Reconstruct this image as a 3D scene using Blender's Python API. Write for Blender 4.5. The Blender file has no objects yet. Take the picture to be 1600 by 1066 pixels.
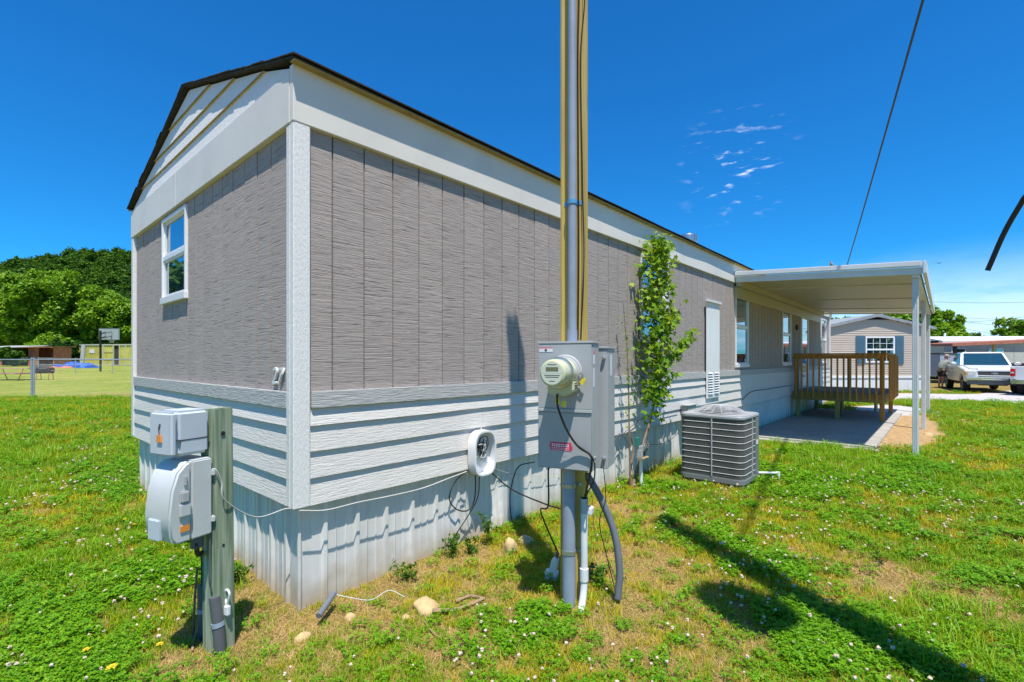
import bpy, bmesh, math, random
import numpy as np
from mathutils import Vector, Matrix, noise as mnoise

random.seed(7)
rng = np.random.default_rng(11)
R = math.radians
S = bpy.context.scene
COL = S.collection

# ------------------------------------------------------------------ camera, calibrated from the vanishing points
F, CX, HY = 759.0, 800.0, 562.0
CAM = (-1.30, -2.90, 1.50)
_n = math.hypot(.664, .747)
FW = (.747 / _n, .664 / _n)
RT = (FW[1], -FW[0])

cam = bpy.data.objects.new('camera', bpy.data.cameras.new('camera'))
COL.objects.link(cam)
cam.data.sensor_width = 36.0
cam.data.lens = 36.0 * F / 1600.0
cam.data.shift_y = (HY - 533.0) / 1600.0
cam.data.clip_start = 0.05
cam.data.clip_end = 5000
cam.location = CAM
cam.rotation_euler = (R(90), 0, math.atan2(FW[1], FW[0]) - R(90))
S.camera = cam
S.render.resolution_x, S.render.resolution_y = 1024, 682

# ------------------------------------------------------------------ sky and sun
SUN_EL = R(70)
LH = (.566, .824)                                   # horizontal direction the light travels
world = bpy.data.worlds.new('World')
S.world = world
world.use_nodes = True
wt = world.node_tree
for n in list(wt.nodes):
    wt.nodes.remove(n)
def wn(t, **k):
    n = wt.nodes.new(t)
    for a, b in k.items():
        setattr(n, a, b)
    return n
wout = wn('ShaderNodeOutputWorld')
wbg = wn('ShaderNodeBackground')
sky = wn('ShaderNodeTexSky', sky_type='NISHITA', sun_disc=False)
sky.sun_elevation = SUN_EL
sky.sun_rotation = math.atan2(-LH[0], -LH[1])
sky.altitude = 200
sky.air_density = 1.0
sky.dust_density = 0.35
sky.ozone_density = 3.0
hs = wn('ShaderNodeHueSaturation')
hs.inputs['Hue'].default_value = 0.5
hs.inputs['Saturation'].default_value = 1.12
hs.inputs['Value'].default_value = 1.0
wt.links.new(sky.outputs[0], hs.inputs['Color'])
# thin clouds: a soft low band and a few sparse wisps
wtc = wn('ShaderNodeTexCoord')
wmap = wn('ShaderNodeMapping')
wmap.inputs['Scale'].default_value = (1.0, 1.0, 4.2)
wmap.inputs['Location'].default_value = (.52, .23, .15)
wt.links.new(wtc.outputs['Generated'], wmap.inputs['Vector'])
wno = wn('ShaderNodeTexNoise')
wno.inputs['Scale'].default_value = 3.0
wno.inputs['Detail'].default_value = 9
wno.inputs['Roughness'].default_value = .62
wt.links.new(wmap.outputs[0], wno.inputs['Vector'])
wsep = wn('ShaderNodeSeparateXYZ')
wt.links.new(wtc.outputs['Generated'], wsep.inputs[0])
def wmr(src, a, b, c, d):
    n = wn('ShaderNodeMapRange', interpolation_type='SMOOTHSTEP')
    for i, v in enumerate((a, b, c, d)):
        n.inputs[i + 1].default_value = v
    wt.links.new(src, n.inputs[0])
    return n.outputs[0]
def wmath(op, a, b):
    n = wn('ShaderNodeMath', operation=op)
    for i, q in enumerate((a, b)):
        if isinstance(q, (int, float)):
            n.inputs[i].default_value = q
        else:
            wt.links.new(q, n.inputs[i])
    return n.outputs[0]
low = wmr(wsep.outputs['Z'], .03, .19, 1.0, 0.0)
eastness = wmr(wsep.outputs['X'], .35, .95, 0.0, 1.0)
band = wmath('MULTIPLY', wmath('MULTIPLY', wmr(wno.outputs[0], .36, .62, 0.0, 1.0), low), wmath('ADD', wmath('MULTIPLY', eastness, .62), .03))
wno2 = wn('ShaderNodeTexNoise')
wno2.inputs['Scale'].default_value = 26.0
wno2.inputs['Detail'].default_value = 6
wt.links.new(wmap.outputs[0], wno2.inputs['Vector'])
wdot = wn('ShaderNodeVectorMath', operation='DISTANCE')
wt.links.new(wtc.outputs['Generated'], wdot.inputs[0])
_d = Vector((FW[0] + RT[0] * (1148 - CX) / F, FW[1] + RT[1] * (1148 - CX) / F, (HY - 262) / F)).normalized()
wdot.inputs[1].default_value = _d
wisp = wmath('MULTIPLY', wmr(wno2.outputs[0], .56, .76, 0.0, .75), wmr(wdot.outputs['Value'], .0, .12, 1.0, 0.0))
cl = wmath('MINIMUM', wmath('ADD', band, wisp), .85)
cmix = wn('ShaderNodeMix', data_type='RGBA')
wt.links.new(cl, cmix.inputs[0])
tint = wn('ShaderNodeMix', data_type='RGBA', blend_type='MULTIPLY')
tint.inputs[0].default_value = 1.0
wt.links.new(hs.outputs[0], tint.inputs[6])
tint.inputs[7].default_value = (.10, .61, .96, 1)
wt.links.new(tint.outputs[2], cmix.inputs[6])
cmix.inputs[7].default_value = (6.6, 7.4, 8.2, 1)
wt.links.new(cmix.outputs[2], wbg.inputs['Color'])
wbg.inputs['Strength'].default_value = 0.125
wt.links.new(wbg.outputs[0], wout.inputs['Surface'])

sun = bpy.data.objects.new('sun', bpy.data.lights.new('sun', 'SUN'))
COL.objects.link(sun)
sun.data.energy = 4.6
sun.data.angle = R(0.55)
sun.data.color = (1.0, .94, .85)
LDIR = Vector((LH[0] * math.cos(SUN_EL), LH[1] * math.cos(SUN_EL), -math.sin(SUN_EL)))
sun.rotation_euler = LDIR.to_track_quat('-Z', 'Y').to_euler()
sun.location = (-6, -10, 25)

S.view_settings.view_transform = 'Standard'
S.view_settings.look = 'None'
S.view_settings.gamma = 1
S.view_settings.exposure = 0.6
S.view_settings.use_curve_mapping = False

# ------------------------------------------------------------------ pixel -> place helpers
def ray(px, py):
    r = (px - CX) / F
    return (FW[0] + RT[0] * r, FW[1] + RT[1] * r, (HY - py) / F)
def D(px, py, t):
    d = ray(px, py)
    return Vector((CAM[0] + d[0] * t, CAM[1] + d[1] * t, CAM[2] + d[2] * t))
def G(px, py, z=0.0):
    return D(px, py, (z - CAM[2]) / ray(px, py)[2])
def WY(px, py, y=0.0):
    return D(px, py, (y - CAM[1]) / ray(px, py)[1])
def WX(px, py, x=0.0):
    return D(px, py, (x - CAM[0]) / ray(px, py)[0])
def RF(r, f, z=0.0):
    return Vector((CAM[0] + RT[0] * r + FW[0] * f, CAM[1] + RT[1] * r + FW[1] * f, z))

# ------------------------------------------------------------------ materials
MATS = {}
class NT:
    def __init__(s, name):
        s.m = bpy.data.materials.new(name)
        s.m.use_nodes = True
        s.t = s.m.node_tree
        s.b = s.t.nodes['Principled BSDF']
        s.out = s.t.nodes['Material Output']
        s._pos = None
    def n(s, t, **k):
        n = s.t.nodes.new(t)
        for a, b in k.items():
            setattr(n, a, b)
        return n
    def l(s, a, b):
        s.t.links.new(a, b)
    def pos(s, scale=(1, 1, 1), rz=0):
        if s._pos is None:
            s._pos = s.n('ShaderNodeNewGeometry').outputs['Position']
        m = s.n('ShaderNodeMapping')
        m.inputs['Scale'].default_value = scale
        m.inputs['Rotation'].default_value = (0, 0, rz)
        s.l(s._pos, m.inputs['Vector'])
        return m.outputs[0]
    def noise(s, scale, detail=4, vec=None, rough=.55):
        n = s.n('ShaderNodeTexNoise')
        n.inputs['Scale'].default_value = scale
        n.inputs['Detail'].default_value = detail
        n.inputs['Roughness'].default_value = rough
        s.l(vec if vec is not None else s.pos(), n.inputs['Vector'])
        return n.outputs[0]
    def ramp(s, src, stops):
        n = s.n('ShaderNodeValToRGB')
        e = n.color_ramp.elements
        while len(e) < len(stops):
            e.new(.5)
        for el, (p, c) in zip(e, stops):
            el.position = p
            el.color = (*c, 1) if len(c) == 3 else c
        s.l(src, n.inputs[0])
        return n.outputs[0]
    def mr(s, src, a, b, c=0., d=1.):
        n = s.n('ShaderNodeMapRange')
        for i, v in enumerate((a, b, c, d)):
            n.inputs[i + 1].default_value = v
        s.l(src, n.inputs[0])
        return n.outputs[0]
    def mix(s, fac, a, b, mode='MIX'):
        n = s.n('ShaderNodeMix', data_type='RGBA', blend_type=mode)
        for i, q in ((0, fac), (6, a), (7, b)):
            if isinstance(q, (int, float)):
                n.inputs[i].default_value = q
            elif isinstance(q, tuple):
                n.inputs[i].default_value = (*q, 1)
            else:
                s.l(q, n.inputs[i])
        return n.outputs[2]
    def math(s, op, a, b=0.):
        n = s.n('ShaderNodeMath', operation=op)
        for i, q in enumerate((a, b)):
            if isinstance(q, (int, float)):
                n.inputs[i].default_value = q
            else:
                s.l(q, n.inputs[i])
        return n.outputs[0]
    def bump(s, h, strength=.3, dist=.01):
        n = s.n('ShaderNodeBump')
        n.inputs['Strength'].default_value = strength
        n.inputs['Distance'].default_value = dist
        s.l(h, n.inputs['Height'])
        s.l(n.outputs[0], s.b.inputs['Normal'])

def mat(name, col, rough=.6, metal=0., var=.12, vs=6., bump=0., bs=60., spec=.5, stretch=(1, 1, 1), dirt=None, objvar=0.):
    if name in MATS:
        return MATS[name]
    t = NT(name)
    c2 = tuple(min(1, x * (1 + var)) for x in col)
    c1 = tuple(x * (1 - var) for x in col)
    v = t.pos(stretch)
    c = t.ramp(t.noise(vs, 5, v), [(.3, c1), (.7, c2)])
    if dirt:
        c = t.mix(t.mr(t.noise(2.3, 6, None, .7), .52, .75, 0, dirt[1]), c, dirt[0])
    if objvar:
        oi = t.n('ShaderNodeObjectInfo')
        c = t.mix(1.0, c, t.ramp(oi.outputs['Random'], [(0, (1 - objvar,) * 3), (1, (1, 1, 1))]), 'MULTIPLY')
    t.l(c, t.b.inputs['Base Color'])
    t.b.inputs['Roughness'].default_value = rough
    t.b.inputs['Metallic'].default_value = metal
    t.b.inputs['Specular IOR Level'].default_value = spec
    if bump:
        t.bump(t.noise(bs, 4, v), bump, .006)
    MATS[name] = t.m
    return t.m

# rough-sawn grey boards: fine horizontal saw marks broken along their length
t = NT('grey_board')
fine = t.noise(1.0, 5, t.pos((9, 9, 260)), .6)
mid = t.noise(1.0, 3, t.pos((3, 3, 60)))
big = t.noise(1.6, 5)
ois = t.n('ShaderNodeObjectInfo')
vadd = t.n('ShaderNodeVectorMath', operation='ADD')
cmb = t.n('ShaderNodeCombineXYZ')
t.l(t.math('MULTIPLY', ois.outputs['Random'], 37.0), cmb.inputs[2])
t.l(t.pos((4.5, 4.5, 105)), vadd.inputs[0]); t.l(cmb.outputs[0], vadd.inputs[1])
crack = t.noise(1.0, 2, vadd.outputs[0], .5)
crk = t.mr(crack, .34, .43, 0, 1)
h = t.math('MULTIPLY', t.math('ADD', fine, t.math('MULTIPLY', mid, .6)), t.math('ADD', t.math('MULTIPLY', crk, .38), .62))
c = t.ramp(h, [(.36, (.155, .132, .118)), (.62, (.35, .30, .275)), (.85, (.42, .365, .335)), (1.0, (.45, .395, .36))])
c = t.mix(t.mr(big, .3, .7, 0, .35), c, (.34, .292, .27))
oi = t.n('ShaderNodeObjectInfo')
c = t.mix(1.0, c, t.ramp(oi.outputs['Random'], [(0, (.93, .93, .93)), (1, (1, 1, 1))]), 'MULTIPLY')
t.l(c, t.b.inputs['Base Color'])
t.b.inputs['Roughness'].default_value = .82
t.bump(h, .8, .006)
MATS['board'] = t.m
# embossed lap planks, off white
t = NT('lap_plank')
g1 = t.noise(1.0, 6, t.pos((7, 7, 90)), .65)
g2 = t.noise(1.0, 3, t.pos((26, 26, 320)))
h = t.math('ADD', g1, t.math('MULTIPLY', g2, .5))
c = t.ramp(h, [(.45, (.46, .44, .415)), (.66, (.68, .65, .61)), (1., (.72, .69, .65))])
c = t.mix(t.mr(t.noise(1.1, 6, None, .7), .5, .8, 0, .35), c, (.55, .535, .50))
t.l(c, t.b.inputs['Base Color'])
t.b.inputs['Roughness'].default_value = .6
t.bump(h, .8, .006)
MATS['plank'] = t.m
mat('belt', (.46, .455, .44), .7, var=.22, vs=1.0, stretch=(9, 9, 120), bump=.9, bs=1.0)
t = NT('white_trim')
h = t.noise(95, 5, t.pos((1, 1, .45)), .7)
c = t.ramp(h, [(.3, (.68, .67, .65)), (.55, (.82, .80, .77))])
t.l(c, t.b.inputs['Base Color'])
t.b.inputs['Roughness'].default_value = .55
t.bump(h, .7, .005)
MATS['trim'] = t.m
mat('fascia', (.74, .70, .63), .5, var=.05, vs=1.5, bump=.12, bs=14, dirt=((.52, .48, .40), .35))
mat('wall_back', (.22, .185, .155), .9)
# skirting sheet: white painted steel, soil splashed along the foot
t = NT('skirting_sheet')
c = t.ramp(t.noise(1.0, 5, t.pos((14, 14, .8))), [(.3, (.64, .63, .60)), (.7, (.77, .755, .72))])
sp = t.n('ShaderNodeSeparateXYZ')
t.l(t.pos(), sp.inputs[0])
edge = t.math('ADD', sp.outputs['Z'], t.math('MULTIPLY', t.noise(7, 6), -.34))
c = t.mix(t.mr(edge, -.20, .02, .75, 0), c, (.42, .33, .20))
c = t.mix(t.mr(t.noise(26, 4, t.pos((1, 1, .3))), .63, .75, 0, .35), c, (.40, .37, .32))
t.l(c, t.b.inputs['Base Color'])
t.b.inputs['Roughness'].default_value = .38
t.bump(t.noise(5, 3, t.pos((1, 1, .5))), .12, .01)
MATS['skirt'] = t.m
mat('shingle', (.035, .030, .024), .9, var=.4, vs=30, bump=.8, bs=120, objvar=.4)
mat('vinyl', (.80, .80, .80), .35, var=.03)
mat('vinyl_shade', (.74, .74, .74), .4, var=.03)
mat('interior', (.045, .05, .055), .9)
mat('screen_dark', (.02, .022, .024), .6)
t = NT('window_glass')
t.b.inputs['Base Color'].default_value = (.012, .03, .05, 1)
t.b.inputs['Roughness'].default_value = .02
t.b.inputs['IOR'].default_value = 1.6
gl = t.n('ShaderNodeBsdfGlossy')
gl.inputs['Roughness'].default_value = .015
gl.inputs['Color'].default_value = (.72, .86, .95, 1)
ms = t.n('ShaderNodeMixShader')
ms.inputs[0].default_value = .42
t.l(t.b.outputs[0], ms.inputs[1]); t.l(gl.outputs[0], ms.inputs[2]); t.l(ms.outputs[0], t.out.inputs['Surface'])
MATS['glass'] = t.m
mat('box_grey', (.38, .39, .395), .42, var=.05, vs=3, bump=.05, bs=300, dirt=((.22, .22, .21), .3))
mat('box_grey_light', (.42, .43, .43), .45, var=.05)
mat('conduit', (.27, .32, .39), .42, var=.08, vs=8, dirt=((.22, .24, .26), .5))
mat('galv', (.42, .46, .42), .35, metal=.75, var=.15, vs=40)
mat('steel', (.55, .56, .57), .3, metal=.9, var=.1)
mat('pvc', (.74, .74, .74), .4, var=.04, dirt=((.5, .47, .42), .4))
mat('black_cable', (.012, .012, .013), .5, var=.2)
mat('white_cable', (.52, .52, .49), .5, var=.15)
mat('brown_cable', (.16, .09, .055), .6, var=.25)
mat('flex_grey', (.14, .155, .18), .5, var=.1)
mat('yellow_tag', (.72, .60, .04), .5, var=.1)
mat('red_sticker', (.62, .035, .10), .5, var=.1)
mat('white_print', (.72, .70, .72), .6, var=.03)
mat('pink_print', (.65, .20, .22), .6, var=.05)
mat('dark_print', (.05, .05, .055), .6)
mat('meter_cover', (.56, .57, .37), .18, var=.05, vs=20)
mat('meter_face', (.62, .64, .50), .4, var=.04)
mat('lcd', (.17, .17, .09), .2)
mat('telecom', (.55, .57, .56), .42, var=.06, vs=5, dirt=((.42, .43, .40), .4))
mat('telecom_blue', (.50, .55, .60), .4, var=.05, dirt=((.40, .42, .42), .35))
mat('orange_tag', (.75, .28, .05), .5)
mat('grey_plastic', (.10, .105, .115), .55, var=.1)
mat('ac_case', (.20, .21, .215), .45, var=.05)
mat('ac_cap', (.36, .375, .385), .42, var=.06)
mat('ac_wire', (.42, .43, .44), .5)
mat('ac_fin', (.17, .165, .157), .5)
mat('ac_ring', (.60, .61, .62), .5)
mat('ac_coil', (.075, .07, .062), .7, var=.3, vs=90, stretch=(1, 1, .1))
mat('ac_base', (.06, .062, .065), .6)
mat('rubber', (.014, .014, .015), .8)
mat('concrete', (.36, .34, .305), .85, var=.14, vs=3, bump=.3, bs=80, dirt=((.24, .21, .175), .6))
mat('gravel_road', (.45, .42, .40), .9, var=.15, vs=6, bump=.4, bs=25)
def timber(name, c1, c2, c3, ax, sc=1.0, vert=True):
    t = NT(name)
    k = 1.6 if vert else 38
    v = t.pos((38 * sc, 38 * sc, k * sc) if vert else (4 * sc, 4 * sc, 45 * sc))
    w = t.noise(1.0, 6, v, .6)
    c = t.ramp(w, [(.28, c1), (.52, c2), (.72, c3)])
    kn = t.n('ShaderNodeTexVoronoi', feature='F1')
    kn.inputs['Scale'].default_value = 1.0
    t.l(t.pos((7, 7, 1.7)), kn.inputs['Vector'])
    c = t.mix(t.mr(kn.outputs['Distance'], .03, .13, .75, 0), c, tuple(x * .45 for x in c1))
    oi = t.n('ShaderNodeObjectInfo')
    c = t.mix(1.0, c, t.ramp(oi.outputs['Random'], [(0, (.78, .76, .74)), (1, (1, 1, 1))]), 'MULTIPLY')
    t.l(c, t.b.inputs['Base Color'])
    t.b.inputs['Roughness'].default_value = .72
    t.bump(w, .4, .004)
    MATS[name] = t.m
timber('pole_wood', (.46, .28, .055), (.64, .45, .10), (.72, .56, .18), 2, 1.0)
timber('old_post', (.07, .115, .07), (.27, .34, .22), (.48, .50, .38), 2, 1.3)
timber('deck_wood', (.42, .15, .018), (.64, .27, .040), (.74, .38, .08), 2, .8)
timber('deck_green', (.30, .21, .055), (.45, .34, .11), (.54, .43, .18), 2, .8)
mat('deck_top', (.26, .24, .22), .8, var=.2, vs=12)
mat('carport_white', (.70, .71, .71), .4, var=.05, dirt=((.55, .53, .47), .3))
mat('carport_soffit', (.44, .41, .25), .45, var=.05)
mat('stone_tan', (.50, .35, .17), .85, var=.22, vs=14, bump=.7, bs=30)
mat('dead_wood', (.30, .21, .12), .9, var=.3, vs=30, bump=.6, bs=60)
mat('bark', (.16, .125, .09), .9, var=.3, vs=20, bump=.8, bs=40)
mat('twig', (.20, .13, .08), .85, var=.25, vs=40)

def leaf_mat(name, c1, c2, c3, trans=.35, rough=.5, spec=.3):
    t = NT(name)
    g = t.n('ShaderNodeNewGeometry')
    oi = t.n('ShaderNodeObjectInfo')
    rnd = t.math('FRACT', t.math('ADD', g.outputs['Random Per Island'], oi.outputs['Random']))
    big = t.noise(.9, 3)
    f = t.math('ADD', t.math('MULTIPLY', rnd, .6), t.math('MULTIPLY', big, .5))
    c = t.ramp(f, [(.15, c1), (.5, c2), (.9, c3)])
    t.l(c, t.b.inputs['Base Color'])
    t.b.inputs['Roughness'].default_value = rough
    t.b.inputs['Specular IOR Level'].default_value = spec
    tr = t.n('ShaderNodeBsdfTranslucent')
    t.l(c, tr.inputs['Color'])
    ms = t.n('ShaderNodeMixShader')
    ms.inputs[0].default_value = trans
    t.l(t.b.outputs[0], ms.inputs[1]); t.l(tr.outputs[0], ms.inputs[2]); t.l(ms.outputs[0], t.out.inputs['Surface'])
    MATS[name] = t.m
leaf_mat('leaf_bright', (.08, .19, .006), (.165, .33, .010), (.29, .45, .018))
leaf_mat('leaf_vine', (.09, .21, .008), (.18, .34, .012), (.34, .42, .02), .4)
leaf_mat('leaf_mid', (.035, .10, .008), (.075, .18, .012), (.13, .25, .02))
leaf_mat('leaf_dark', (.018, .055, .012), (.035, .095, .014), (.065, .14, .02), .3, .8, .05)
leaf_mat('leaf_hill', (.03, .08, .012), (.06, .14, .014), (.11, .20, .02), .25, .8, .05)
leaf_mat('grass_green', (.115, .27, .003), (.21, .40, .004), (.36, .52, .008), .4)
leaf_mat('grass_yellow', (.34, .36, .006), (.52, .49, .010), (.66, .54, .02), .4)
leaf_mat('clover_leaf', (.065, .23, .003), (.125, .34, .004), (.26, .46, .008), .4)
leaf_mat('dry_grass', (.36, .22, .07), (.50, .34, .12), (.60, .45, .20), .15, .8)
mat('clover_white', (.56, .44, .34), .8, var=.35, vs=90)
mat('dandelion_yellow', (.80, .55, .02), .7)

# ------------------------------------------------------------------ mesh builder
class MB:
    def __init__(s):
        s.v, s.f = [], []
    def add(s, vs, fs):
        o = len(s.v)
        s.v += [tuple(x) for x in vs]
        s.f += [tuple(i + o for i in f) for f in fs]
        return s
    def box(s, x0, x1, y0, y1, z0, z1):
        return s.add([(x0, y0, z0), (x1, y0, z0), (x1, y1, z0), (x0, y1, z0), (x0, y0, z1), (x1, y0, z1), (x1, y1, z1), (x0, y1, z1)],
                     [(0, 3, 2, 1), (4, 5, 6, 7), (0, 1, 5, 4), (1, 2, 6, 5), (2, 3, 7, 6), (3, 0, 4, 7)])
    def beam(s, p0, p1, w, h, up=(0, 0, 1)):
        p0, p1 = Vector(p0), Vector(p1)
        d = (p1 - p0).normalized()
        sd = d.cross(Vector(up))
        if sd.length < 1e-4:
            sd = d.cross(Vector((1, 0, 0)))
        sd.normalize()
        u = sd.cross(d)
        q = []
        for p in (p0, p1):
            for a, b in ((-1, -1), (1, -1), (1, 1), (-1, 1)):
                q.append(p + sd * (w / 2 * a) + u * (h / 2 * b))
        return s.add(q, [(0, 1, 2, 3), (7, 6, 5, 4), (0, 4, 5, 1), (1, 5, 6, 2), (2, 6, 7, 3), (3, 7, 4, 0)])
    def tube(s, path, r, n=8, cap=True):
        path = [Vector(p) for p in path]
        rs = r if isinstance(r, (list, tuple)) else [r] * len(path)
        vs, fs = [], []
        ref = None
        for i, p in enumerate(path):
            d = (path[min(i + 1, len(path) - 1)] - path[max(i - 1, 0)]).normalized()
            if ref is None:
                ref = Vector((0, 0, 1)) if abs(d.z) < .9 else Vector((1, 0, 0))
            a = d.cross(ref)
            if a.length < 1e-3:
                a = d.cross(Vector((.3, 1, .2)))
            a.normalize()
            b = d.cross(a).normalized()
            ref = a.cross(d)
            for k in range(n):
                t = 2 * math.pi * k / n
                vs.append(p + (a * math.cos(t) + b * math.sin(t)) * rs[i])
        for i in range(len(path) - 1):
            for k in range(n):
                fs.append((i * n + k, i * n + (k + 1) % n, (i + 1) * n + (k + 1) % n, (i + 1) * n + k))
        if cap:
            fs.append(tuple(range(n)))
            fs.append(tuple(range((len(path) - 1) * n, len(path) * n))[::-1])
        return s.add(vs, fs)
    def lathe(s, prof, M=None, n=24):
        M = M or Matrix.Identity(4)
        vs, fs = [], []
        for r, z in prof:
            for k in range(n):
                t = 2 * math.pi * k / n
                vs.append(M @ Vector((r * math.cos(t), r * math.sin(t), z)))
        for i in range(len(prof) - 1):
            for k in range(n):
                fs.append((i * n + k, i * n + (k + 1) % n, (i + 1) * n + (k + 1) % n, (i + 1) * n + k))
        fs.append(tuple(range(n))[::-1])
        fs.append(tuple(range((len(prof) - 1) * n, len(prof) * n)))
        return s.add(vs, fs)
    def prism(s, poly, fn, a, b):
        """poly of 2D points, fn(u,v,w) -> 3D, extruded from w=a to w=b"""
        n = len(poly)
        vs = [fn(u, v, a) for u, v in poly] + [fn(u, v, b) for u, v in poly]
        fs = [tuple(range(n))[::-1], tuple(range(n, 2 * n))]
        for i in range(n):
            j = (i + 1) % n
            fs.append((i, j, n + j, n + i))
        return s.add(vs, fs)
    def mesh(s, name, m, smooth=False, bevel=0., seg=2, sharp=35):
        me = bpy.data.meshes.new(name)
        me.from_pydata(s.v, [], s.f)
        bm = bmesh.new()
        bm.from_mesh(me)
        bmesh.ops.recalc_face_normals(bm, faces=bm.faces)
        if bevel:
            es = [e for e in bm.edges if len(e.link_faces) == 2 and e.calc_face_angle(0) > R(30)]
            bmesh.ops.bevel(bm, geom=es, offset=bevel, segments=seg, affect='EDGES', clamp_overlap=True)
        bm.to_mesh(me)
        bm.free()
        if smooth or bevel:
            me.polygons.foreach_set('use_smooth', [True] * len(me.polygons))
            me.set_sharp_from_angle(angle=R(sharp))
        if m:
            me.materials.append(MATS[m] if isinstance(m, str) else m)
        return me
    def build(s, name, m, parent=None, **k):
        return link(name, s.mesh(name, m, **k), parent)

def link(name, me, parent=None, loc=None, rz=None):
    o = bpy.data.objects.new(name, me)
    COL.objects.link(o)
    if parent:
        o.parent = parent
    if loc is not None:
        o.location = loc
    if rz is not None:
        o.rotation_euler = (0, 0, rz)
    return o
def tag(o, label=None, cat=None, group=None, kind=None):
    for k, v in (('label', label), ('category', cat), ('group', group), ('kind', kind)):
        if v:
            o[k] = v
    return o
def thing(name, label, cat, loc=(0, 0, 0), rz=0, group=None):
    o = bpy.data.objects.new(name, None)
    COL.objects.link(o)
    o.location = loc
    o.rotation_euler = (0, 0, rz)
    o.empty_display_size = .2
    return tag(o, label, cat, group)
def box(name, m, parent, b, bevel=0., **k):
    return MB().box(*b).build(name, m, parent, bevel=bevel, **k)
def spline(pts, n=8):
    pts = [Vector(p) for p in pts]
    out = []
    q = [pts[0] * 2 - pts[1]] + pts + [pts[-1] * 2 - pts[-2]]
    for i in range(1, len(q) - 2):
        a, b, c, d = q[i - 1:i + 3]
        for k in range(n):
            t = k / n
            out.append(.5 * ((2 * b) + (c - a) * t + (2 * a - 5 * b + 4 * c - d) * t * t + (3 * b - a - 3 * c + d) * t ** 3))
    out.append(pts[-1])
    return out
def cable(name, label, pts, r, m, cat='cable', group=None, n=6, parent=None):
    o = MB().tube(spline(pts), r, n).build(name, m, parent, smooth=True)
    return o if parent else tag(o, label, cat, group)
def numpy_mesh(name, verts, quads, m):
    me = bpy.data.meshes.new(name)
    me.vertices.add(len(verts)); me.vertices.foreach_set('co', np.asarray(verts, np.float32).ravel())
    k = quads.shape[1]
    me.loops.add(quads.size); me.loops.foreach_set('vertex_index', quads.astype(np.int32).ravel())
    me.polygons.add(len(quads))
    me.polygons.foreach_set('loop_start', np.arange(0, quads.size, k, dtype=np.int32))
    me.update(calc_edges=True)
    me.materials.append(MATS[m])
    return me

# ------------------------------------------------------------------ ground
def gz(x, y):
    return .017 * np.maximum(0, np.minimum(y, 200) - 30) - .05 * np.exp(-(x * x + y * y) / 1.1)
def axis(pts):
    out = []
    for a, b, n in pts:
        out += list(np.linspace(a, b, n, endpoint=False))
    return np.array(out + [pts[-1][1]])
ax = axis([(-2500, -60, 14), (-60, -6, 24), (-6, 12, 60), (12, 60, 40), (60, 2500, 16)])
ay = axis([(-2500, -60, 14), (-60, -8, 22), (-8, 8, 56), (8, 60, 36), (60, 2500, 20)])
gx, gy = np.meshgrid(ax, ay)
gv = np.stack([gx, gy, gz(gx, gy)], -1).reshape(-1, 3)
nx, ny = len(ax), len(ay)
ii = (np.arange(ny - 1)[:, None] * nx + np.arange(nx - 1)[None]).ravel()
t = NT('lawn_ground')
n1 = t.noise(.55, 6, None, .62)
n2 = t.noise(3.2, 6, None, .65)
n3 = t.noise(38, 5, None, .7)
grn = t.ramp(n3, [(.3, (.14, .115, .03)), (.6, (.27, .21, .06)), (.8, (.40, .31, .12))])
dry = t.ramp(n3, [(.3, (.23, .135, .05)), (.6, (.42, .27, .105)), (.8, (.54, .39, .18))])
f = t.mr(t.math('ADD', t.math('MULTIPLY', n1, .55), t.math('MULTIPLY', n2, .55)), .52, .68, 0, 1)
c = t.mix(f, grn, dry)
sp = t.n('ShaderNodeSeparateXYZ'); t.l(t.pos(), sp.inputs[0])
farf = t.mr(sp.outputs['Y'], 22, 26, 0, 1)
field = t.mix(.45, t.ramp(t.noise(.16, 7, t.pos((1, 2.0, 1)), .7), [(.35, (.10, .19, .015)), (.5, (.24, .28, .03)), (.64, (.40, .34, .10))]), t.ramp(t.noise(2.6, 6, None, .75), [(.35, (.08, .15, .012)), (.5, (.24, .28, .04)), (.66, (.38, .36, .10))]))
c = t.mix(farf, c, field)
t.l(c, t.b.inputs['Base Color'])
t.b.inputs['Roughness'].default_value = .95
t.b.inputs['Specular IOR Level'].default_value = .1
t.bump(n3, .9, .03)
MATS['lawn_ground'] = t.m
gm = numpy_mesh('ground', gv, np.stack([ii, ii + 1, ii + nx + 1, ii + nx], -1), 'lawn_ground')
tag(link('ground', gm), kind='structure')

# patio, dirt beside it, lane
tag(MB().box(8.62, 15.6, -2.06, .03, -.12, .055).build('patio', 'concrete', bevel=.012), kind='structure')
MB().box(8.40, 8.62 - .004, -2.12, -.10, -.12, .035).build('patio_edge', 'concrete', bpy.data.objects['patio'], bevel=.01)
def sheet(name, pts, z, m):
    poly = [(p[0], p[1]) for p in pts]
    return tag(MB().prism(poly, lambda u, v, w: (u, v, w), z - .05, z).build(name, m), kind='structure')
t = NT('bare_dirt')
n1 = t.noise(9, 6, None, .7)
c = t.ramp(n1, [(.3, (.27, .155, .062)), (.55, (.43, .28, .13)), (.75, (.52, .39, .22))])
t.l(c, t.b.inputs['Base Color']); t.b.inputs['Roughness'].default_value = .95
t.bump(t.noise(60, 5), .7, .02)
MATS['dirt'] = t.m
dp = []
for k in range(56):
    a = 2 * math.pi * k / 56
    wob = 1 + .13 * mnoise.noise((math.cos(a) * 1.7, math.sin(a) * 1.7, .3)) + .10 * mnoise.noise((math.cos(a) * 6, math.sin(a) * 6, 2.3))
    dp.append((12.2 + 3.6 * math.cos(a) * wob, -2.35 + .62 * math.sin(a) * wob))
sheet('dirt', dp, .012, 'dirt')
gp = []
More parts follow.
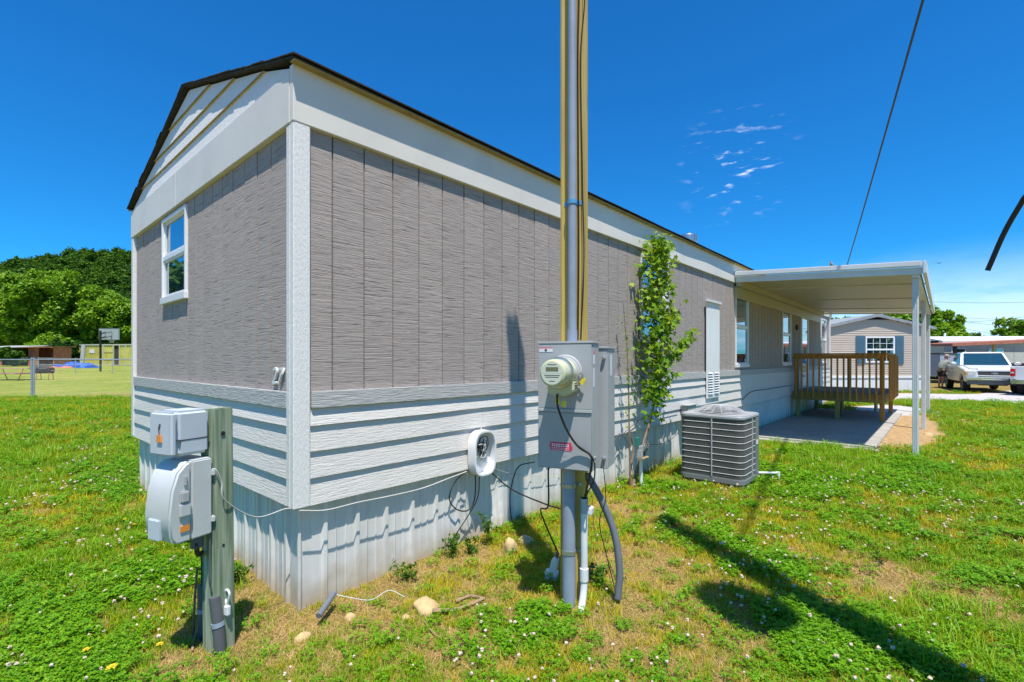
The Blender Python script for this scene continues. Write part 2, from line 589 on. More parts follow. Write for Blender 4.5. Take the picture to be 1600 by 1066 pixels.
for k in range(24):
    a = 2 * math.pi * k / 24
    wob = 1 + .15 * mnoise.noise((math.cos(a) * 1.7, math.sin(a) * 1.7, 5.3))
    gp.append((16.9 + 1.9 * math.cos(a) * wob, -1.7 + .95 * math.sin(a) * wob))
sheet('gravel_path', gp, .016, 'gravel_road')
lane_near = [(1150, 622), (1300, 623), (1400, 625), (1500, 626), (1600, 631), (1760, 640)]
lane_far = [(1800, 611), (1640, 608), (1600, 609), (1560, 612), (1530, 616), (1500, 616.5), (1400, 615), (1300, 614), (1150, 613)]
sheet('lane', [G(*p) for p in lane_near + lane_far], .014, 'gravel_road')

# ------------------------------------------------------------------ the mobile home
HL, HW = 18.4, 4.27
home = thing('mobile_home', 'long grey board mobile home with white trim and the number 27', 'mobile home')
BY, BX = .032, .032                                 # board plane behind the trim plane
openings_y = [(4.50, 5.32, 1.76, 2.88), (8.30, 9.10, 1.38, 2.82), (11.85, 12.72, 1.38, 2.82), (13.86, 14.78, .66, 2.80), (16.85, 17.70, 1.40, 2.82)]
openings_x = [(2.19, 2.99, 2.08, 2.90)]
core = MB().box(BX + .028, HL - .04, BY + .028, HW - .03, .63, 3.25).build('wall_core', 'wall_back', home)
mat('batten', (.34, .25, .10), .8, var=.2)  # weathered brown; on the gable it also holds the laps' shadow lines
# roof
RZ, RY = 3.93, HW / 2
sl = (RZ - 3.285) / (RY + .05)
roof = MB()
for sgn in (0, 1):
    y0, y1 = (-.05, RY) if sgn == 0 else (HW + .05, RY)
    n = 40
    vs, fs = [], []
    for i in range(n + 1):
        x = -.022 + (HL + .05) * i / n
        wv = .010 * mnoise.noise((x * 1.1, sgn * 9.0, .4)) if i not in (0, n) else 0
        for (yy, zz) in ((y0, 3.274 + wv), (y1, RZ - .010 + wv * .3), (y1, RZ + .004), (y0, 3.284 + wv)):
            vs.append((x, yy, zz))
    for i in range(n):
        a = i * 4
        for k in range(4):
            fs.append((a + k, a + (k + 1) % 4, a + 4 + (k + 1) % 4, a + 4 + k))
    fs += [(0, 1, 2, 3), (n * 4, n * 4 + 3, n * 4 + 2, n * 4 + 1)]
    roof.add(vs, fs)
roof_o = roof.build('roof', 'shingle', home)
for ya, yb in ((-.052, -.003), (HW + .003, HW + .052)):
    box('drip_edge', 'batten', home, (-.02, HL + .02, ya, yb, 3.262, 3.2705))
for sgn in (0, 1):
    for k in range(15):
        f0, f1 = k / 15, min(1, (k + 1.25) / 15)
        y0 = -.065 + (RY + .065) * f0; y1 = -.065 + (RY + .065) * f1
        z0 = 3.287 + (RZ - 3.285) * f0; z1 = 3.287 + (RZ - 3.285) * f1
        if sgn:
            y0, y1 = HW - y0, HW - y1
        m = MB()
        vs, fs = [], []
        n = 22
        for i in range(n + 1):
            x = -.029 + random.uniform(-.006, .005) * (i == 0) + (HL + .13) * i / n
            j = random.uniform(-.007, .005)
            for yy, zz in ((y0 + j * (1 - 2 * sgn), z0 - .001), (y1, z1 + .001), (y1, z1 + .005), (y0 + j * (1 - 2 * sgn), z0 + .008)):
                vs.append((x, yy, zz))
        for i in range(n):
            a = i * 4
            for q in range(4):
                fs.append((a + q, a + (q + 1) % 4, a + 4 + (q + 1) % 4, a + 4 + q))
        fs += [(0, 1, 2, 3), (n * 4, n * 4 + 3, n * 4 + 2, n * 4 + 1)]
        m.add(vs, fs).build('shingle_course', 'shingle', roof_o)
# vent on the roof
vc = Vector((7.75, .70, 0)); vz = 3.285 + sl * .75
vent = MB().tube([(vc.x, vc.y, vz - .1), (vc.x, vc.y, vz + .20)], .10, 16).build('roof_vent', 'steel', home, smooth=True)
MB().lathe([(.10, .17), (.155, .18), (.16, .20), (.16, .31), (.15, .335), (.02, .345)], Matrix.Translation((vc.x, vc.y, vz)), 24).build('vent_cap', 'steel', vent, smooth=True)
for k in range(16):
    a = 2 * math.pi * k / 16
    MB().beam((vc.x + .163 * math.cos(a), vc.y + .163 * math.sin(a), vz + .205), (vc.x + .163 * math.cos(a), vc.y + .163 * math.sin(a), vz + .30), .012, .006, (math.cos(a), math.sin(a), 0)).build('vent_fin', 'galv', vent)

def subtract(a, b, z0, z1, ops):
    """a board a..b by z0..z1 minus openings -> rectangles"""
    rects = [(a, b, z0, z1)]
    for (oa, ob, o0, o1) in ops:
        out = []
        for (p, q, r0, r1) in rects:
            if ob <= p or oa >= q or o1 <= r0 or o0 >= r1:
                out.append((p, q, r0, r1)); continue
            if p < oa: out.append((p, oa, r0, r1))
            if q > ob: out.append((ob, q, r0, r1))
            pa, qb = max(p, oa), min(q, ob)
            if r0 < o0: out.append((pa, qb, r0, o0))
            if r1 > o1: out.append((pa, qb, o1, r1))
        rects = out
    return [r for r in rects if r[1] - r[0] > .012 and r[3] - r[2] > .012]
wall_long = MB().box(BX + .02, HL - .03, BY + .016, BY + .027, .62, 3.24).build('long_wall', 'wall_back', home)
wall_end = MB().box(BX + .016, BX + .027, BY + .03, HW - .03, .62, 3.24).build('end_wall', 'wall_back', home)
GAP = .0055
g0 = .265
edges = [.10, g0] + [g0 + .2286 * (k + 1) for k in range(80)]
edges = [e for e in edges if e < HL - .12] + [HL - .10]
for a, b in zip(edges[:-1], edges[1:]):
    for (p, q, r0, r1) in subtract(a + GAP, b - GAP, 1.285, 2.955, openings_y):
        j = random.uniform(-.0012, .0012)
        MB().box(p, q, BY + j, BY + .015, r0, r1).build('board', 'board', wall_long)
edges = [.10] + [.17 + .2286 * k for k in range(18)]
edges = [e for e in edges if e < HW - .12] + [HW - .10]
for a, b in zip(edges[:-1], edges[1:]):
    for (p, q, r0, r1) in subtract(a + GAP, b - GAP, 1.285, 2.955, openings_x):
        j = random.uniform(-.0012, .0012)
        MB().box(BX + j, BX + .015, p, q, r0, r1).build('board', 'board', wall_end)
# fascia, corner posts, belts
for x0, x1 in ((-.002, 4.9), (4.903, 9.8), (9.803, 14.6), (14.603, HL)):
    box('fascia', 'fascia', home, (x0, x1, 0.0, .05, 2.93, 3.27), bevel=.004)
for y0, y1 in ((.052, 2.44), (2.443, HW)):
    box('end_fascia', 'fascia', home, (-.003, .05, y0, y1, 2.93, 3.243), bevel=.004)
box('corner_post', 'trim', home, (0.0, .105, .001, .05, .60, 2.928), bevel=.006)
box('corner_post', 'trim', home, (.001, .05, .052, .105, .602, 2.927), bevel=.006)
box('corner_post', 'trim', home, (.001, .05, HW - .10, HW, .602, 2.927), bevel=.006)
box('corner_post', 'trim', home, (HL - .10, HL, .001, .05, .60, 2.928), bevel=.006)
def split_y(x0, x1, ops=openings_y):
    """stretch along the long wall minus the doorway"""
    d = ops[3]
    if x1 <= d[0] or x0 >= d[1]:
        return [(x0, x1)]
    return [r for r in ((x0, d[0]), (d[1], x1)) if r[1] - r[0] > .05]
for x0, x1 in ((.115, 3.72), (3.724, 7.38), (7.384, 11.04), (11.044, 14.7), (14.704, HL - .103)):
    for p, q in split_y(x0, x1):
        box('belt_board', 'belt', home, (p, q, .001, .03, 1.198, 1.302), bevel=.004)
for y0, y1 in ((.107, 2.3), (2.304, HW - .103)):
    box('belt_board', 'belt', home, (.001, .03, y0, y1, 1.198, 1.302), bevel=.004)
lap = thing('lap_siding', None, None); lap.parent = home
rows = [(1.20, 1.093), (1.12, .932), (.96, .768), (.795, .603)]
for ri, (zt, zb) in enumerate(rows):
    def plank_y(x0, x1):
        vs = []
        n = max(2, int((x1 - x0) / .35))
        for i in range(n + 1):
            x = x0 + (x1 - x0) * i / n
            w = .0035 * mnoise.noise((x * 1.3, ri * 5.1, 0.7))
            vs += [(x, .006 + w, zb + w), (x, .016 + w, zb), (x, .034, zt), (x, .026, zt)]
        fs = []
        for i in range(n):
            a = i * 4
            for q in range(4):
                fs.append((a + q, a + (q + 1) % 4, a + 4 + (q + 1) % 4, a + 4 + q))
        fs += [(0, 1, 2, 3), (n * 4, n * 4 + 3, n * 4 + 2, n * 4 + 1)]
        return vs, fs
    x = .107
    first = [3.66, 1.5, 2.6, 3.2][ri]
    while x < HL - .15:
        nx_ = min(HL - .103, x + (first if x < .2 else 3.66))
        for p, q in split_y(x, nx_ - .003):
            MB().add(*plank_y(p, q)).build('plank', 'plank', lap)
        x = nx_
    yy = .107
    first = [3.0, 1.9, 2.7, .35][ri]
    while yy < HW - .15:
        ny_ = min(HW - .103, yy + (first if yy < .2 else 3.66))
        vs, fs = plank_y(yy, ny_ - .003)
        MB().add([(b, a, c) for a, b, c in vs], fs).build('plank', 'plank', lap)
        yy = ny_
# gable planks
mat('batten', (.34, .25, .10), .8, var=.2)
gable = thing('gable', None, None); gable.parent = home
z = 3.250
while z < RZ - .1:
    zt = min(z + .165, RZ - .03)
    def yr(zz):
        d = max(0, (zz - 3.262) / sl - .05)
        return d + .01, HW - d - .01
    a0, b0 = yr(z); a1, b1 = yr(zt + .0)
    a0, b0 = max(a0, .003), min(b0, HW - .003)
    if b1 - a1 > .05:
        MB().add([(.013, a0, z), (.013, b0, z), (.026, b1, zt), (.026, a1, zt), (.035, a0, z), (.035, b0, z), (.04, b1, zt), (.04, a1, zt)],
                 [(0, 1, 2, 3), (7, 6, 5, 4), (0, 4, 5, 1), (1, 5, 6, 2), (2, 6, 7, 3), (3, 7, 4, 0)]).build('gable_plank', 'trim', gable)
        MB().box(.009, .02, max(a0, .02), min(b0, HW - .02), z - .004, z + .003).build('batten', 'batten', gable)  # brown strip: weathered wood, with the plank's shadow line put into its colour
    z += .160
# skirting sheets, ribbed steel
skirt = thing('skirting', None, None); skirt.parent = home
def rib(u):
    """outward rib height over one pitch"""
    p = (u / .2286) % 1.0
    if p < .05 or p > .95: return .020
    if p < .10: return .020 * (1 - (p - .05) / .05)
    if p > .90: return .020 * (p - .90) / .05
    for c0 in (.36, .64):
        if abs(p - c0) < .022: return .005
    return 0.
def skirt_sheet(u0, u1, zt, bent=None):
    us = [u0]
    k = math.floor(u0 / .2286)
    br = (0, .05, .10, .335, .338, .382, .385, .615, .618, .662, .665, .90, .95)
    while k * .2286 < u1:
        for b in br:
            q = (k + b) * .2286
            if u0 < q < u1:
                us.append(q)
        k += 1
    us = sorted(us) + [u1]
    vs, fs = [], []
    nz = 6
    for u in us:
        for i in range(nz):
            z = -.06 + (zt + .06) * i / (nz - 1)
            o = .070 - rib(u) + .004 * mnoise.noise((u * 2.1, z * 3.0, 2.2))
            if bent and i < 3:
                w = max(0, 1 - abs(u - bent) / .16)
                o -= .055 * w * (3 - i) / 3
                z += .13 * w * (1 if i == 0 else .45 if i == 1 else .1)
            vs.append((u, o, z))
    for i in range(len(us) - 1):
        for k in range(nz - 1):
            a = i * nz + k
            fs.append((a, a + nz, a + nz + 1, a + 1))
    return vs, fs
MB().box(.052, .0685, .052, .0685, -.06, .655).build('skirting_corner', 'skirt', skirt)
u = .070
k = 0
while u < HL - .1:
    v = min(HL - .08, u + .9144)
    vs, fs = skirt_sheet(u, v, .66, 1.86 if u < 1.86 < v else None)
    o = (k % 2) * .0015
    MB().add([(a, b + o, c) for a, b, c in vs], fs).build('skirting_panel', 'skirt', skirt)
    u = v; k += 1
u = .070
while u < HW - .1:
    v = min(HW - .08, u + .9144)
    vs, fs = skirt_sheet(u, v, .66)
    o = (k % 2) * .0015
    MB().add([(b + o, a, c) for a, b, c in vs], fs).build('skirting_panel', 'skirt', skirt)
    u = v; k += 1
# windows
def window(ax, a, b, z0, z1, sash=True, name='window'):
    """ax 'y': long wall (a,b along x, facing -y); ax 'x': end wall (a,b along y, facing -x)"""
    fn = (lambda u, d, z: (u, d, z)) if ax == 'y' else (lambda u, d, z: (d, u, z))
    def bx(u0, u1, d0, d1, p0, p1):
        m = MB()
        vs = [fn(u, d, z) for z in (p0, p1) for (u, d) in ((u0, d0), (u1, d0), (u1, d1), (u0, d1))]
        return m.add(vs, [(0, 3, 2, 1), (4, 5, 6, 7), (0, 1, 5, 4), (1, 2, 6, 5), (2, 3, 7, 6), (3, 0, 4, 7)])
    w = .038
    wo = thing(name, None, None); wo.parent = home
    o = BY - .022
    bx(a, a + w, o, BY + .03, z0, z1).build('frame', 'vinyl', wo, bevel=.004)
    bx(b - w, b, o, BY + .03, z0, z1).build('frame', 'vinyl', wo, bevel=.004)
    bx(a + w, b - w, o, BY + .03, z1 - w, z1).build('frame', 'vinyl', wo, bevel=.004)
    bx(a - .01, b + .01, o - .012, BY + .03, z0 - .03, z0 + w).build('sill', 'vinyl', wo, bevel=.005)
    zm = z0 + (z1 - z0) * .52
    if sash:
        bx(a + w, b - w, o + .006, BY + .03, zm - .022, zm + .022).build('meeting_rail', 'vinyl', wo, bevel=.003)
        for (p0, p1, s) in ((z0 + w, zm - .022, .016), (zm + .022, z1 - w, .022)):
            bx(a + w, a + w + .026, o + s, BY + .03, p0, p1).build('sash', 'vinyl_shade', wo)
            bx(b - w - .026, b - w, o + s, BY + .03, p0, p1).build('sash', 'vinyl_shade', wo)
            bx(a + w + .027, b - w - .027, o + s, BY + .03, p1 - .022, p1).build('sash', 'vinyl_shade', wo)
            bx(a + w + .027, b - w - .027, o + s, BY + .03, p0, p0 + .024).build('sash', 'vinyl_shade', wo)
            bx(a + w + .027, b - w - .027, o + s + .012, o + s + .018, p0 + .025, p1 - .023).build('pane', 'glass', wo)
    return wo
for (a, b, z0, z1) in openings_x:
    window('x', a, b, z0, z1)
for i, (a, b, z0, z1) in enumerate(openings_y):
    if i != 3:
        window('y', a, b, z0, z1)
# front door behind the deck
a, b, z0, z1 = openings_y[3]
door = thing('door', None, None); door.parent = home
for q in ((a, a + .06, -.004, .05, z0, z1), (b - .06, b, -.004, .05, z0, z1), (a + .06, b - .06, -.004, .05, z1 - .06, z1)):
    box('frame', 'vinyl', door, q, bevel=.004)
box('leaf', 'vinyl', door, (a + .063, b - .063, .02, .05, z0, z1 - .063))
box('pane', 'glass', door, (a + .16, b - .16, .010, .018, 1.15, 2.62))
MB().lathe([(.012, 0), (.014, .03), (.03, .04), (.03, .065), (.01, .075)], Matrix.Translation((a + .12, .02, 1.05)) @ Matrix.Rotation(R(90), 4, 'X'), 12).build('handle', 'steel', door, smooth=True)
# meter lamp by the door
pl = MB().box(13.28, 13.40, -.02, .03, 2.28, 2.42).build('porch_light', 'dark_print', home, bevel=.01)
# water heater hatch with louvres
hatch = thing('utility_hatch', None, None); hatch.parent = home
tag(hatch, 'white narrow utility hatch with a louvred foot')
box('panel', 'vinyl', hatch, (6.72, 7.33, -.016, -.002, .86, 2.44), bevel=.004)
box('head_flashing', 'carport_white', hatch, (6.69, 7.36, -.045, -.003, 2.443, 2.485), bevel=.004)
for cx in (6.88, 7.17):
    for k in range(9):
        zz = .93 + k * .042
        MB().add([(cx - .10, -.0165, zz + .022), (cx + .10, -.0165, zz + .022), (cx + .10, -.032, zz), (cx - .10, -.032, zz), (cx - .10, -.017, zz), (cx + .10, -.017, zz)],
                 [(0, 1, 2, 3), (3, 2, 5, 4), (0, 3, 4), (1, 5, 2)]).build('louvre', 'vinyl_shade', hatch)
        box('slot', 'dark_print', hatch, (cx - .095, cx + .095, -.0185, -.0165, zz - .012, zz - .002))
# house number
def digit(ch, M, size, m, parent, name='digit', depth=.006, shear=.25):
    cu = bpy.data.curves.new('digit', 'FONT')
    cu.body = ch; cu.size = size; cu.extrude = depth; cu.shear = shear; cu.bevel_depth = .0012
    to = bpy.data.objects.new('digit', cu)
    COL.objects.link(to)
    dg = bpy.context.evaluated_depsgraph_get()
    me = bpy.data.meshes.new_from_object(to.evaluated_get(dg))
    bpy.data.objects.remove(to)
    me.transform(M)
    me.materials.clear(); me.materials.append(MATS[m])
    return link(name, me, parent)
num = thing('house_number', None, None); num.parent = home
Mx = Matrix(((0, 0, -1, 0), (-1, 0, 0, 0), (0, 1, 0, 0), (0, 0, 0, 1)))   # text x -> -Y, text y -> Z, normal -> -X
for ch, y in (('2', .352), ('7', .272)):
    digit(ch, Matrix.Translation((BX - .012, y, 1.345)) @ Mx, .150, 'vinyl_shade', num)

# ------------------------------------------------------------------ service pole with the meter cabinet (faces turned 73 degrees from the wall)
YAW = R(-73)
TV, BV = Vector((.292, -.956, 0)), Vector((.956, .292, 0))
PO = RF(.45, 2.80) - TV * .164 + BV * .222          # foot of the pole
def L2W(x, y, z):
    return PO + TV * x + BV * y + Vector((0, 0, z))
pole = thing('service_pole', 'tall square yellow timber service pole carrying the meter cabinet', 'utility pole', PO, YAW)
post = MB().box(-.07, .07, -.07, .07, -.3, 5.62).build('post', 'pole_wood', pole, bevel=.008)
mast = MB().tube([(.018, -.1, 1.60), (.018, -.1, 5.75)], .0265, 20).build('mast_conduit', 'conduit', pole, smooth=True)
MB().tube([(.018, -.1, 1.605), (.018, -.1, 1.68)], .032, 20).build('coupling', 'conduit', mast, smooth=True)
mat('blue_clamp', (.10, .34, .60), .4)
MB().tube([(.018, -.1, 2.45), (.018, -.1, 2.475)], .031, 20).build('clamp', 'blue_clamp', mast, smooth=True)
MB().box(-.042, .07, -.0725, -.0705, 2.45, 2.475).build('clamp', 'blue_clamp', mast)
MB().lathe([(.03, 5.72), (.06, 5.75), (.065, 5.82), (.03, 5.87)], Matrix.Translation((.015, -.115, 0)), 16).build('weather_head', 'box_grey', mast, smooth=True)
lowc = MB().tube([(.004, -.118, -.15), (.002, -.118, .846)], .0395, 20).build('lower_conduit', 'conduit', pole, smooth=True)
for zc in (.735, .33):
    MB().tube([(.003, -.118, zc - .012), (.003, -.118, zc + .012)], .0425, 20).build('pipe_strap', 'galv', lowc, smooth=True)
    MB().box(.040, .072, -.0745, -.0705, zc - .012, zc + .012).build('pipe_strap', 'galv', lowc)
    MB().lathe([(.009, 0), (.009, .008), (.004, .011)], Matrix.Translation((.058, -.0745, zc)) @ Matrix.Rotation(R(90), 4, 'X'), 8).build('screw', 'steel', lowc)
pvc = MB().tube(spline([(.092, -.095, .66), (.092, -.095, .40), (.092, -.095, .16), (.09, -.12, .05), (.085, -.17, -.03)]), .0215, 14).build('riser_pipe', 'pvc', pole, smooth=True)
MB().tube([(.092, -.095, .16), (.092, -.095, .235)], .0265, 14).build('coupling', 'pvc', pvc, smooth=True)
MB().tube([(.092, -.095, .57), (.092, -.095, .66)], .0245, 14).build('coupling', 'box_grey_light', pvc, smooth=True)
brk = MB().box(.072, .135, -.085, -.02, .555, .60).build('pipe_bracket', 'pvc', pole, bevel=.006)

cab = thing('meter_cabinet', 'grey steel meter cabinet with round meter and red warning sticker', 'electrical box', PO, YAW)
ZB, ZT = .852, 1.592
MB().box(-.158, .177, -.222, -.073, ZB, ZT).build('enclosure', 'box_grey', cab, bevel=.004)
MB().box(-.164, .183, -.230, -.072, ZT + .001, ZT + .016).build('top_lip', 'box_grey_light', cab, bevel=.004)
MB().box(-.155, .174, -.228, -.2225, 1.212, 1.590).build('upper_cover', 'box_grey', cab, bevel=.002)
MB().box(-.155, .174, -.2262, -.2225, ZB + .004, 1.188).build('lower_cover', 'box_grey', cab, bevel=.002)
MB().box(-.157, .176, -.234, -.2225, 1.190, 1.210).build('cover_seam', 'box_grey_light', cab, bevel=.003)
mx, mz = .037 - .02, 1.425
MR = Matrix.Translation((mx, -.228, mz)) @ Matrix.Rotation(R(90), 4, 'X')
MB().lathe([(.100, 0), (.104, .006), (.100, .014), (.088, .016), (.086, .03)], MR, 40).build('socket_ring', 'box_grey_light', cab, smooth=True)
meter = MB().lathe([(.082, .016), (.082, .10), (.087, .104), (.087, .116), (.082, .12)], MR, 40).build('meter', 'meter_cover', cab, smooth=True)
MB().lathe([(.088, .118), (.091, .124), (.091, .134), (.088, .14)], MR, 40).build('clamp_ring', 'steel', meter, smooth=True)
MB().lathe([(.078, .14), (.078, .205), (.074, .222), (.066, .228)], MR, 40).build('dome', 'meter_cover', meter, smooth=True)
MB().lathe([(.062, .2282), (.062, .2305)], MR, 40).build('dial', 'meter_face', meter)
MB().box(-.036 + mx, .036 + mx, -.4595, -.4590, mz + .012, mz + .034).build('display', 'lcd', meter)
for k, (w, zz) in enumerate(((.026, .046), (.045, -.012), (.038, -.022), (.016, -.044))):
    MB().box(mx - w, mx + w, -.4593, -.4588, mz + zz, mz + zz + .003).build('print_line', 'dark_print', meter)
MB().box(mx - .062, mx + .062, -.4592, -.4587, mz + .003, mz + .005).build('print_line', 'white_print', meter)
# lower hub of the meter with vents
hub = MB().prism([(-.075, -.06), (.08, -.045), (.085, -.10), (.045, -.13), (-.04, -.135), (-.075, -.11)], lambda u, v, w: (mx + u, w, mz + v), -.335, -.2285).build('meter_hub', 'meter_cover', meter, bevel=.008)
for k in range(3):
    MB().box(mx + .0845, mx + .0875, -.315, -.26, mz - .062 - k * .014, mz - .056 - k * .014).build('vent_slot', 'dark_print', meter)
mat('padlock', (.45, .46, .47), .3, metal=.8)
for (dx, dy, dz, rot) in ((.115, -.255, -.045, .5), (-.01, -.34, -.155, -.15), (.03, -.345, -.17, .3)):
    q = Matrix.Translation((mx + dx, dy, mz + dz)) @ Matrix.Rotation(rot, 4, 'Y')
    vs = [q @ Vector(v) for v in ((-.014, -.003, -.022), (.014, -.003, -.022), (.014, .003, -.022), (-.014, .003, -.022), (-.010, -.003, .014), (.010, -.003, .014), (.010, .003, .014), (-.010, .003, .014))]
    MB().add(vs, [(0, 3, 2, 1), (4, 5, 6, 7), (0, 1, 5, 4), (1, 2, 6, 5), (2, 3, 7, 6), (3, 0, 4, 7)]).build('seal_tag', 'yellow_tag', cab)
MB().tube(spline([(mx + .09, -.25, mz - .01), (mx + .11, -.26, mz + .0), (mx + .115, -.256, mz - .03)]), .004, 6).build('seal_wire', 'steel', cab)
# stickers: thin printed sheets
def sticker(x0, x1, z0, z1, m, y=-.2295, name='sticker'):
    return MB().box(x0, x1, y, y + .0008, z0, z1).build(name, m, cab)
st = sticker(-.148, -.062, 1.545, 1.575, 'white_print')
sticker(-.148, -.062, 1.567, 1.575, 'pink_print', -.2300)
MB().lathe([(.008, 0), (.008, .0006)], Matrix.Translation((-.105, -.2297, 1.556)) @ Matrix.Rotation(R(90), 4, 'X'), 10).build('symbol', 'dark_print', cab)
st = sticker(-.076, .052, .962, 1.012, 'red_sticker', -.2275, 'warning_sticker')
MB().prism([(-.082, .980), (-.064, .980), (-.064, 1.000), (-.082, 1.000)], lambda u, v, w: (u, w, v), -.2277, -.2268).build('sticker_tab', 'red_sticker', cab)
MB().prism([(.040, .972), (.060, .972), (.060, .994), (.040, .994)], lambda u, v, w: (u, w, v), -.2277, -.2268).build('sticker_tab', 'red_sticker', cab)
for row, zz in enumerate((1.000, .990, .980, .971)):
    x = -.068
    while x < .04:
        w = random.uniform(.005, .014)
        MB().box(x, min(x + w, .044), -.2284, -.2278, zz - .0045, zz + (.002 if row < 2 else -.001)).build('print_line', 'white_print', cab)
        x += w + .004
for zz in (.935, .928, .905, .897):
    MB().box(-.03, .03 - random.uniform(0, .02), -.2271, -.2267, zz, zz + .0025).build('print_line', 'box_grey_light', cab)
for (y0, y1, z0, z1, m) in ((-.205, -.165, 1.475, 1.55, 'white_print'), (-.205, -.165, 1.53, 1.55, 'pink_print'), (-.205, -.172, 1.34, 1.45, 'white_print')):
    x = .1772 if m != 'pink_print' else .1777
    MB().box(x, x + .0006, y0, y1, z0, z1).build('sticker', m, cab)
for zz in (.925, .895):
    MB().lathe([(.010, 0), (.010, .003), (.006, .004)], Matrix.Translation((.177, -.16, zz)) @ Matrix.Rotation(R(90), 4, 'Y'), 10).build('knockout', 'steel', cab)

dis = thing('disconnect_box', 'narrow grey disconnect box fixed to the pole behind the meter cabinet', 'electrical box', PO, YAW)
MB().box(.072, .222, -.036, .155, .835, 1.565).build('enclosure', 'box_grey', dis, bevel=.004)
MB().box(.070, .228, -.042, .160, 1.566, 1.580).build('top_lip', 'box_grey_light', dis, bevel=.003)
MB().box(.2222, .2228, .03, .075, 1.40, 1.53).build('sticker', 'white_print', dis)
for zz in (1.51, .90):
    MB().lathe([(.011, 0), (.012, .014), (.008, .022), (.003, .024)], Matrix.Translation((.2, -.036, zz)) @ Matrix.Rotation(R(90), 4, 'X'), 10).build('cover_screw', 'steel', dis, smooth=True)

# cables on the pole
cable('meter_cable', 'twisted black cable looping from the meter down into the white riser pipe', [L2W(mx - .01, -.345, mz - .12), L2W(mx - .008, -.335, mz - .20), L2W(mx + .03, -.29, mz - .33), L2W(.10, -.25, 1.0), L2W(.168, -.24, .955), L2W(.178, -.235, .90), L2W(.15, -.20, .80), L2W(.098, -.10, .66), L2W(.092, -.095, .60)], .0065, 'black_cable')
cable('ground_wire', 'thin black wire beside the meter cable entering the white riser pipe', [L2W(.10, -.252, 1.005), L2W(.176, -.243, .95), L2W(.195, -.235, .89), L2W(.175, -.19, .79), L2W(.108, -.105, .68), L2W(.096, -.098, .60)], .0045, 'black_cable')
for k, (x0, sag) in enumerate(((.048, .006), (.066, .02))):
    y0 = -.0765
    cable('pole_wire', ('straight' if k == 0 else 'bowed') + ' black wire running down the sunny face of the yellow pole', [L2W(x0, y0, 5.3), L2W(x0 + .02, y0 - .01, 4.4), L2W(x0 + (.028 if k else .01), y0 - .006, 3.75), L2W(x0, y0, 3.35), L2W(x0 + sag * .5, y0, 2.6), L2W(x0 + sag, y0 - .004, 2.1), L2W(x0, y0, 1.62)], .0042, 'black_cable', 'wire')
flex = MB()
pts = spline([L2W(.075, .02, .78), L2W(.16, .05, .62), L2W(.24, .06, .42), L2W(.275, .05, .20), L2W(.268, .03, .03)], 22)
flex.tube(pts, [.021 + .0022 * (i % 2) for i in range(len(pts))], 12)
tag(flex.build('flexible_conduit', 'flex_grey', smooth=True, sharp=60), 'grey corrugated flexible conduit curving to the ground beside the pole', 'conduit')
cable('dangling_wire', 'thin black wire dangling beside the flexible conduit', [L2W(.20, -.05, .84), L2W(.215, -.06, .66), L2W(.17, -.03, .5), L2W(.21, .0, .28), L2W(.262, -.02, .10), L2W(.25, -.05, .06)], .003, 'black_cable', 'wire')
cable('fine_wire', 'fine bare brown wire crossing behind the white riser pipe', [L2W(.12, -.02, .66), L2W(.15, -.05, .42), L2W(.23, -.04, .28), L2W(.26, .02, .14)], .0022, 'brown_cable', 'wire')
# splice pod hanging on a cable
pod_at = G(862, 905)
pod = thing('splice_pod', 'small white plastic splice pod lying in the grass left of the pole', 'cable box', pod_at, R(-60))
MB().prism([(-.03, .0), (.03, .0), (.026, .10), (.012, .125), (-.012, .125), (-.026, .10)], lambda u, v, w: (u + v * .25, w, v + .03), -.025, .025).build('body', 'pvc', pod, bevel=.008)
MB().box(-.045, .045, -.035, .035, 0, .06).build('base', 'pvc', pod, bevel=.008)
MB().tube([(.035, 0, .15), (.04, 0, .185)], .013, 10).build('gland', 'grey_plastic', pod, smooth=True)
pt = pod_at + Vector((.02, -.035, .19))
cable('drop_cable', 'black taped cable dropping from the cabinet to the white splice pod', [L2W(-.10, -.15, .86), L2W(-.115, -.16, .82), L2W(-.12, -.15, .60), D(845, 800, 3.2), pt], .0055, 'black_cable')

# ------------------------------------------------------------------ telephone post with two boxes
TP = G(343, 1000)
tpost = thing('telephone_post', 'short weathered greenish wooden post with two utility boxes', 'post', TP, YAW)
tp = MB()
tp.add([(-.055, -.055, -.2), (.055, -.055, -.2), (.055, .055, -.2), (-.055, .055, -.2), (-.068, -.062, 1.235), (.042, -.062, 1.245), (.042, .048, 1.245), (-.068, .048, 1.24)],
       [(0, 3, 2, 1), (4, 5, 6, 7), (0, 1, 5, 4), (1, 2, 6, 5), (2, 3, 7, 6), (3, 0, 4, 7)])
tp.build('timber', 'old_post', tpost, bevel=.006)
for (xx, zz, r) in ((.046, 1.11, .012), (.049, .52, .007)):
    MB().lathe([(r, 0), (r, .002)], Matrix.Translation((xx, -.012, zz)) @ Matrix.Rotation(R(90), 4, 'Y'), 14).build('bolt_hole', 'rubber', tpost)
def T2W(x, y, z):
    return TP + TV * x + BV * y + Vector((0, 0, z))
ub = thing('junction_box', 'pale upper utility box with orange tag on the weathered post', 'utility box', T2W(0, 0, 1.02), YAW)
MB().box(-.150, .02, -.225, -.066, .0, .225).build('case', 'telecom_blue', ub, bevel=.016, seg=3)
MB().box(-.153, .023, -.262, -.227, .004, .222).build('lid', 'telecom_blue', ub, bevel=.012, seg=3)
MB().box(-.02, .0215, -.225, -.07, .078, .083).build('seam', 'dark_print', ub)
MB().prism([(-.02, 0), (.02, 0), (.014, .035), (-.014, .035)], lambda u, v, w: (-.06 + u, w, .075 + v), -.270, -.264).build('tag', 'orange_tag', ub)
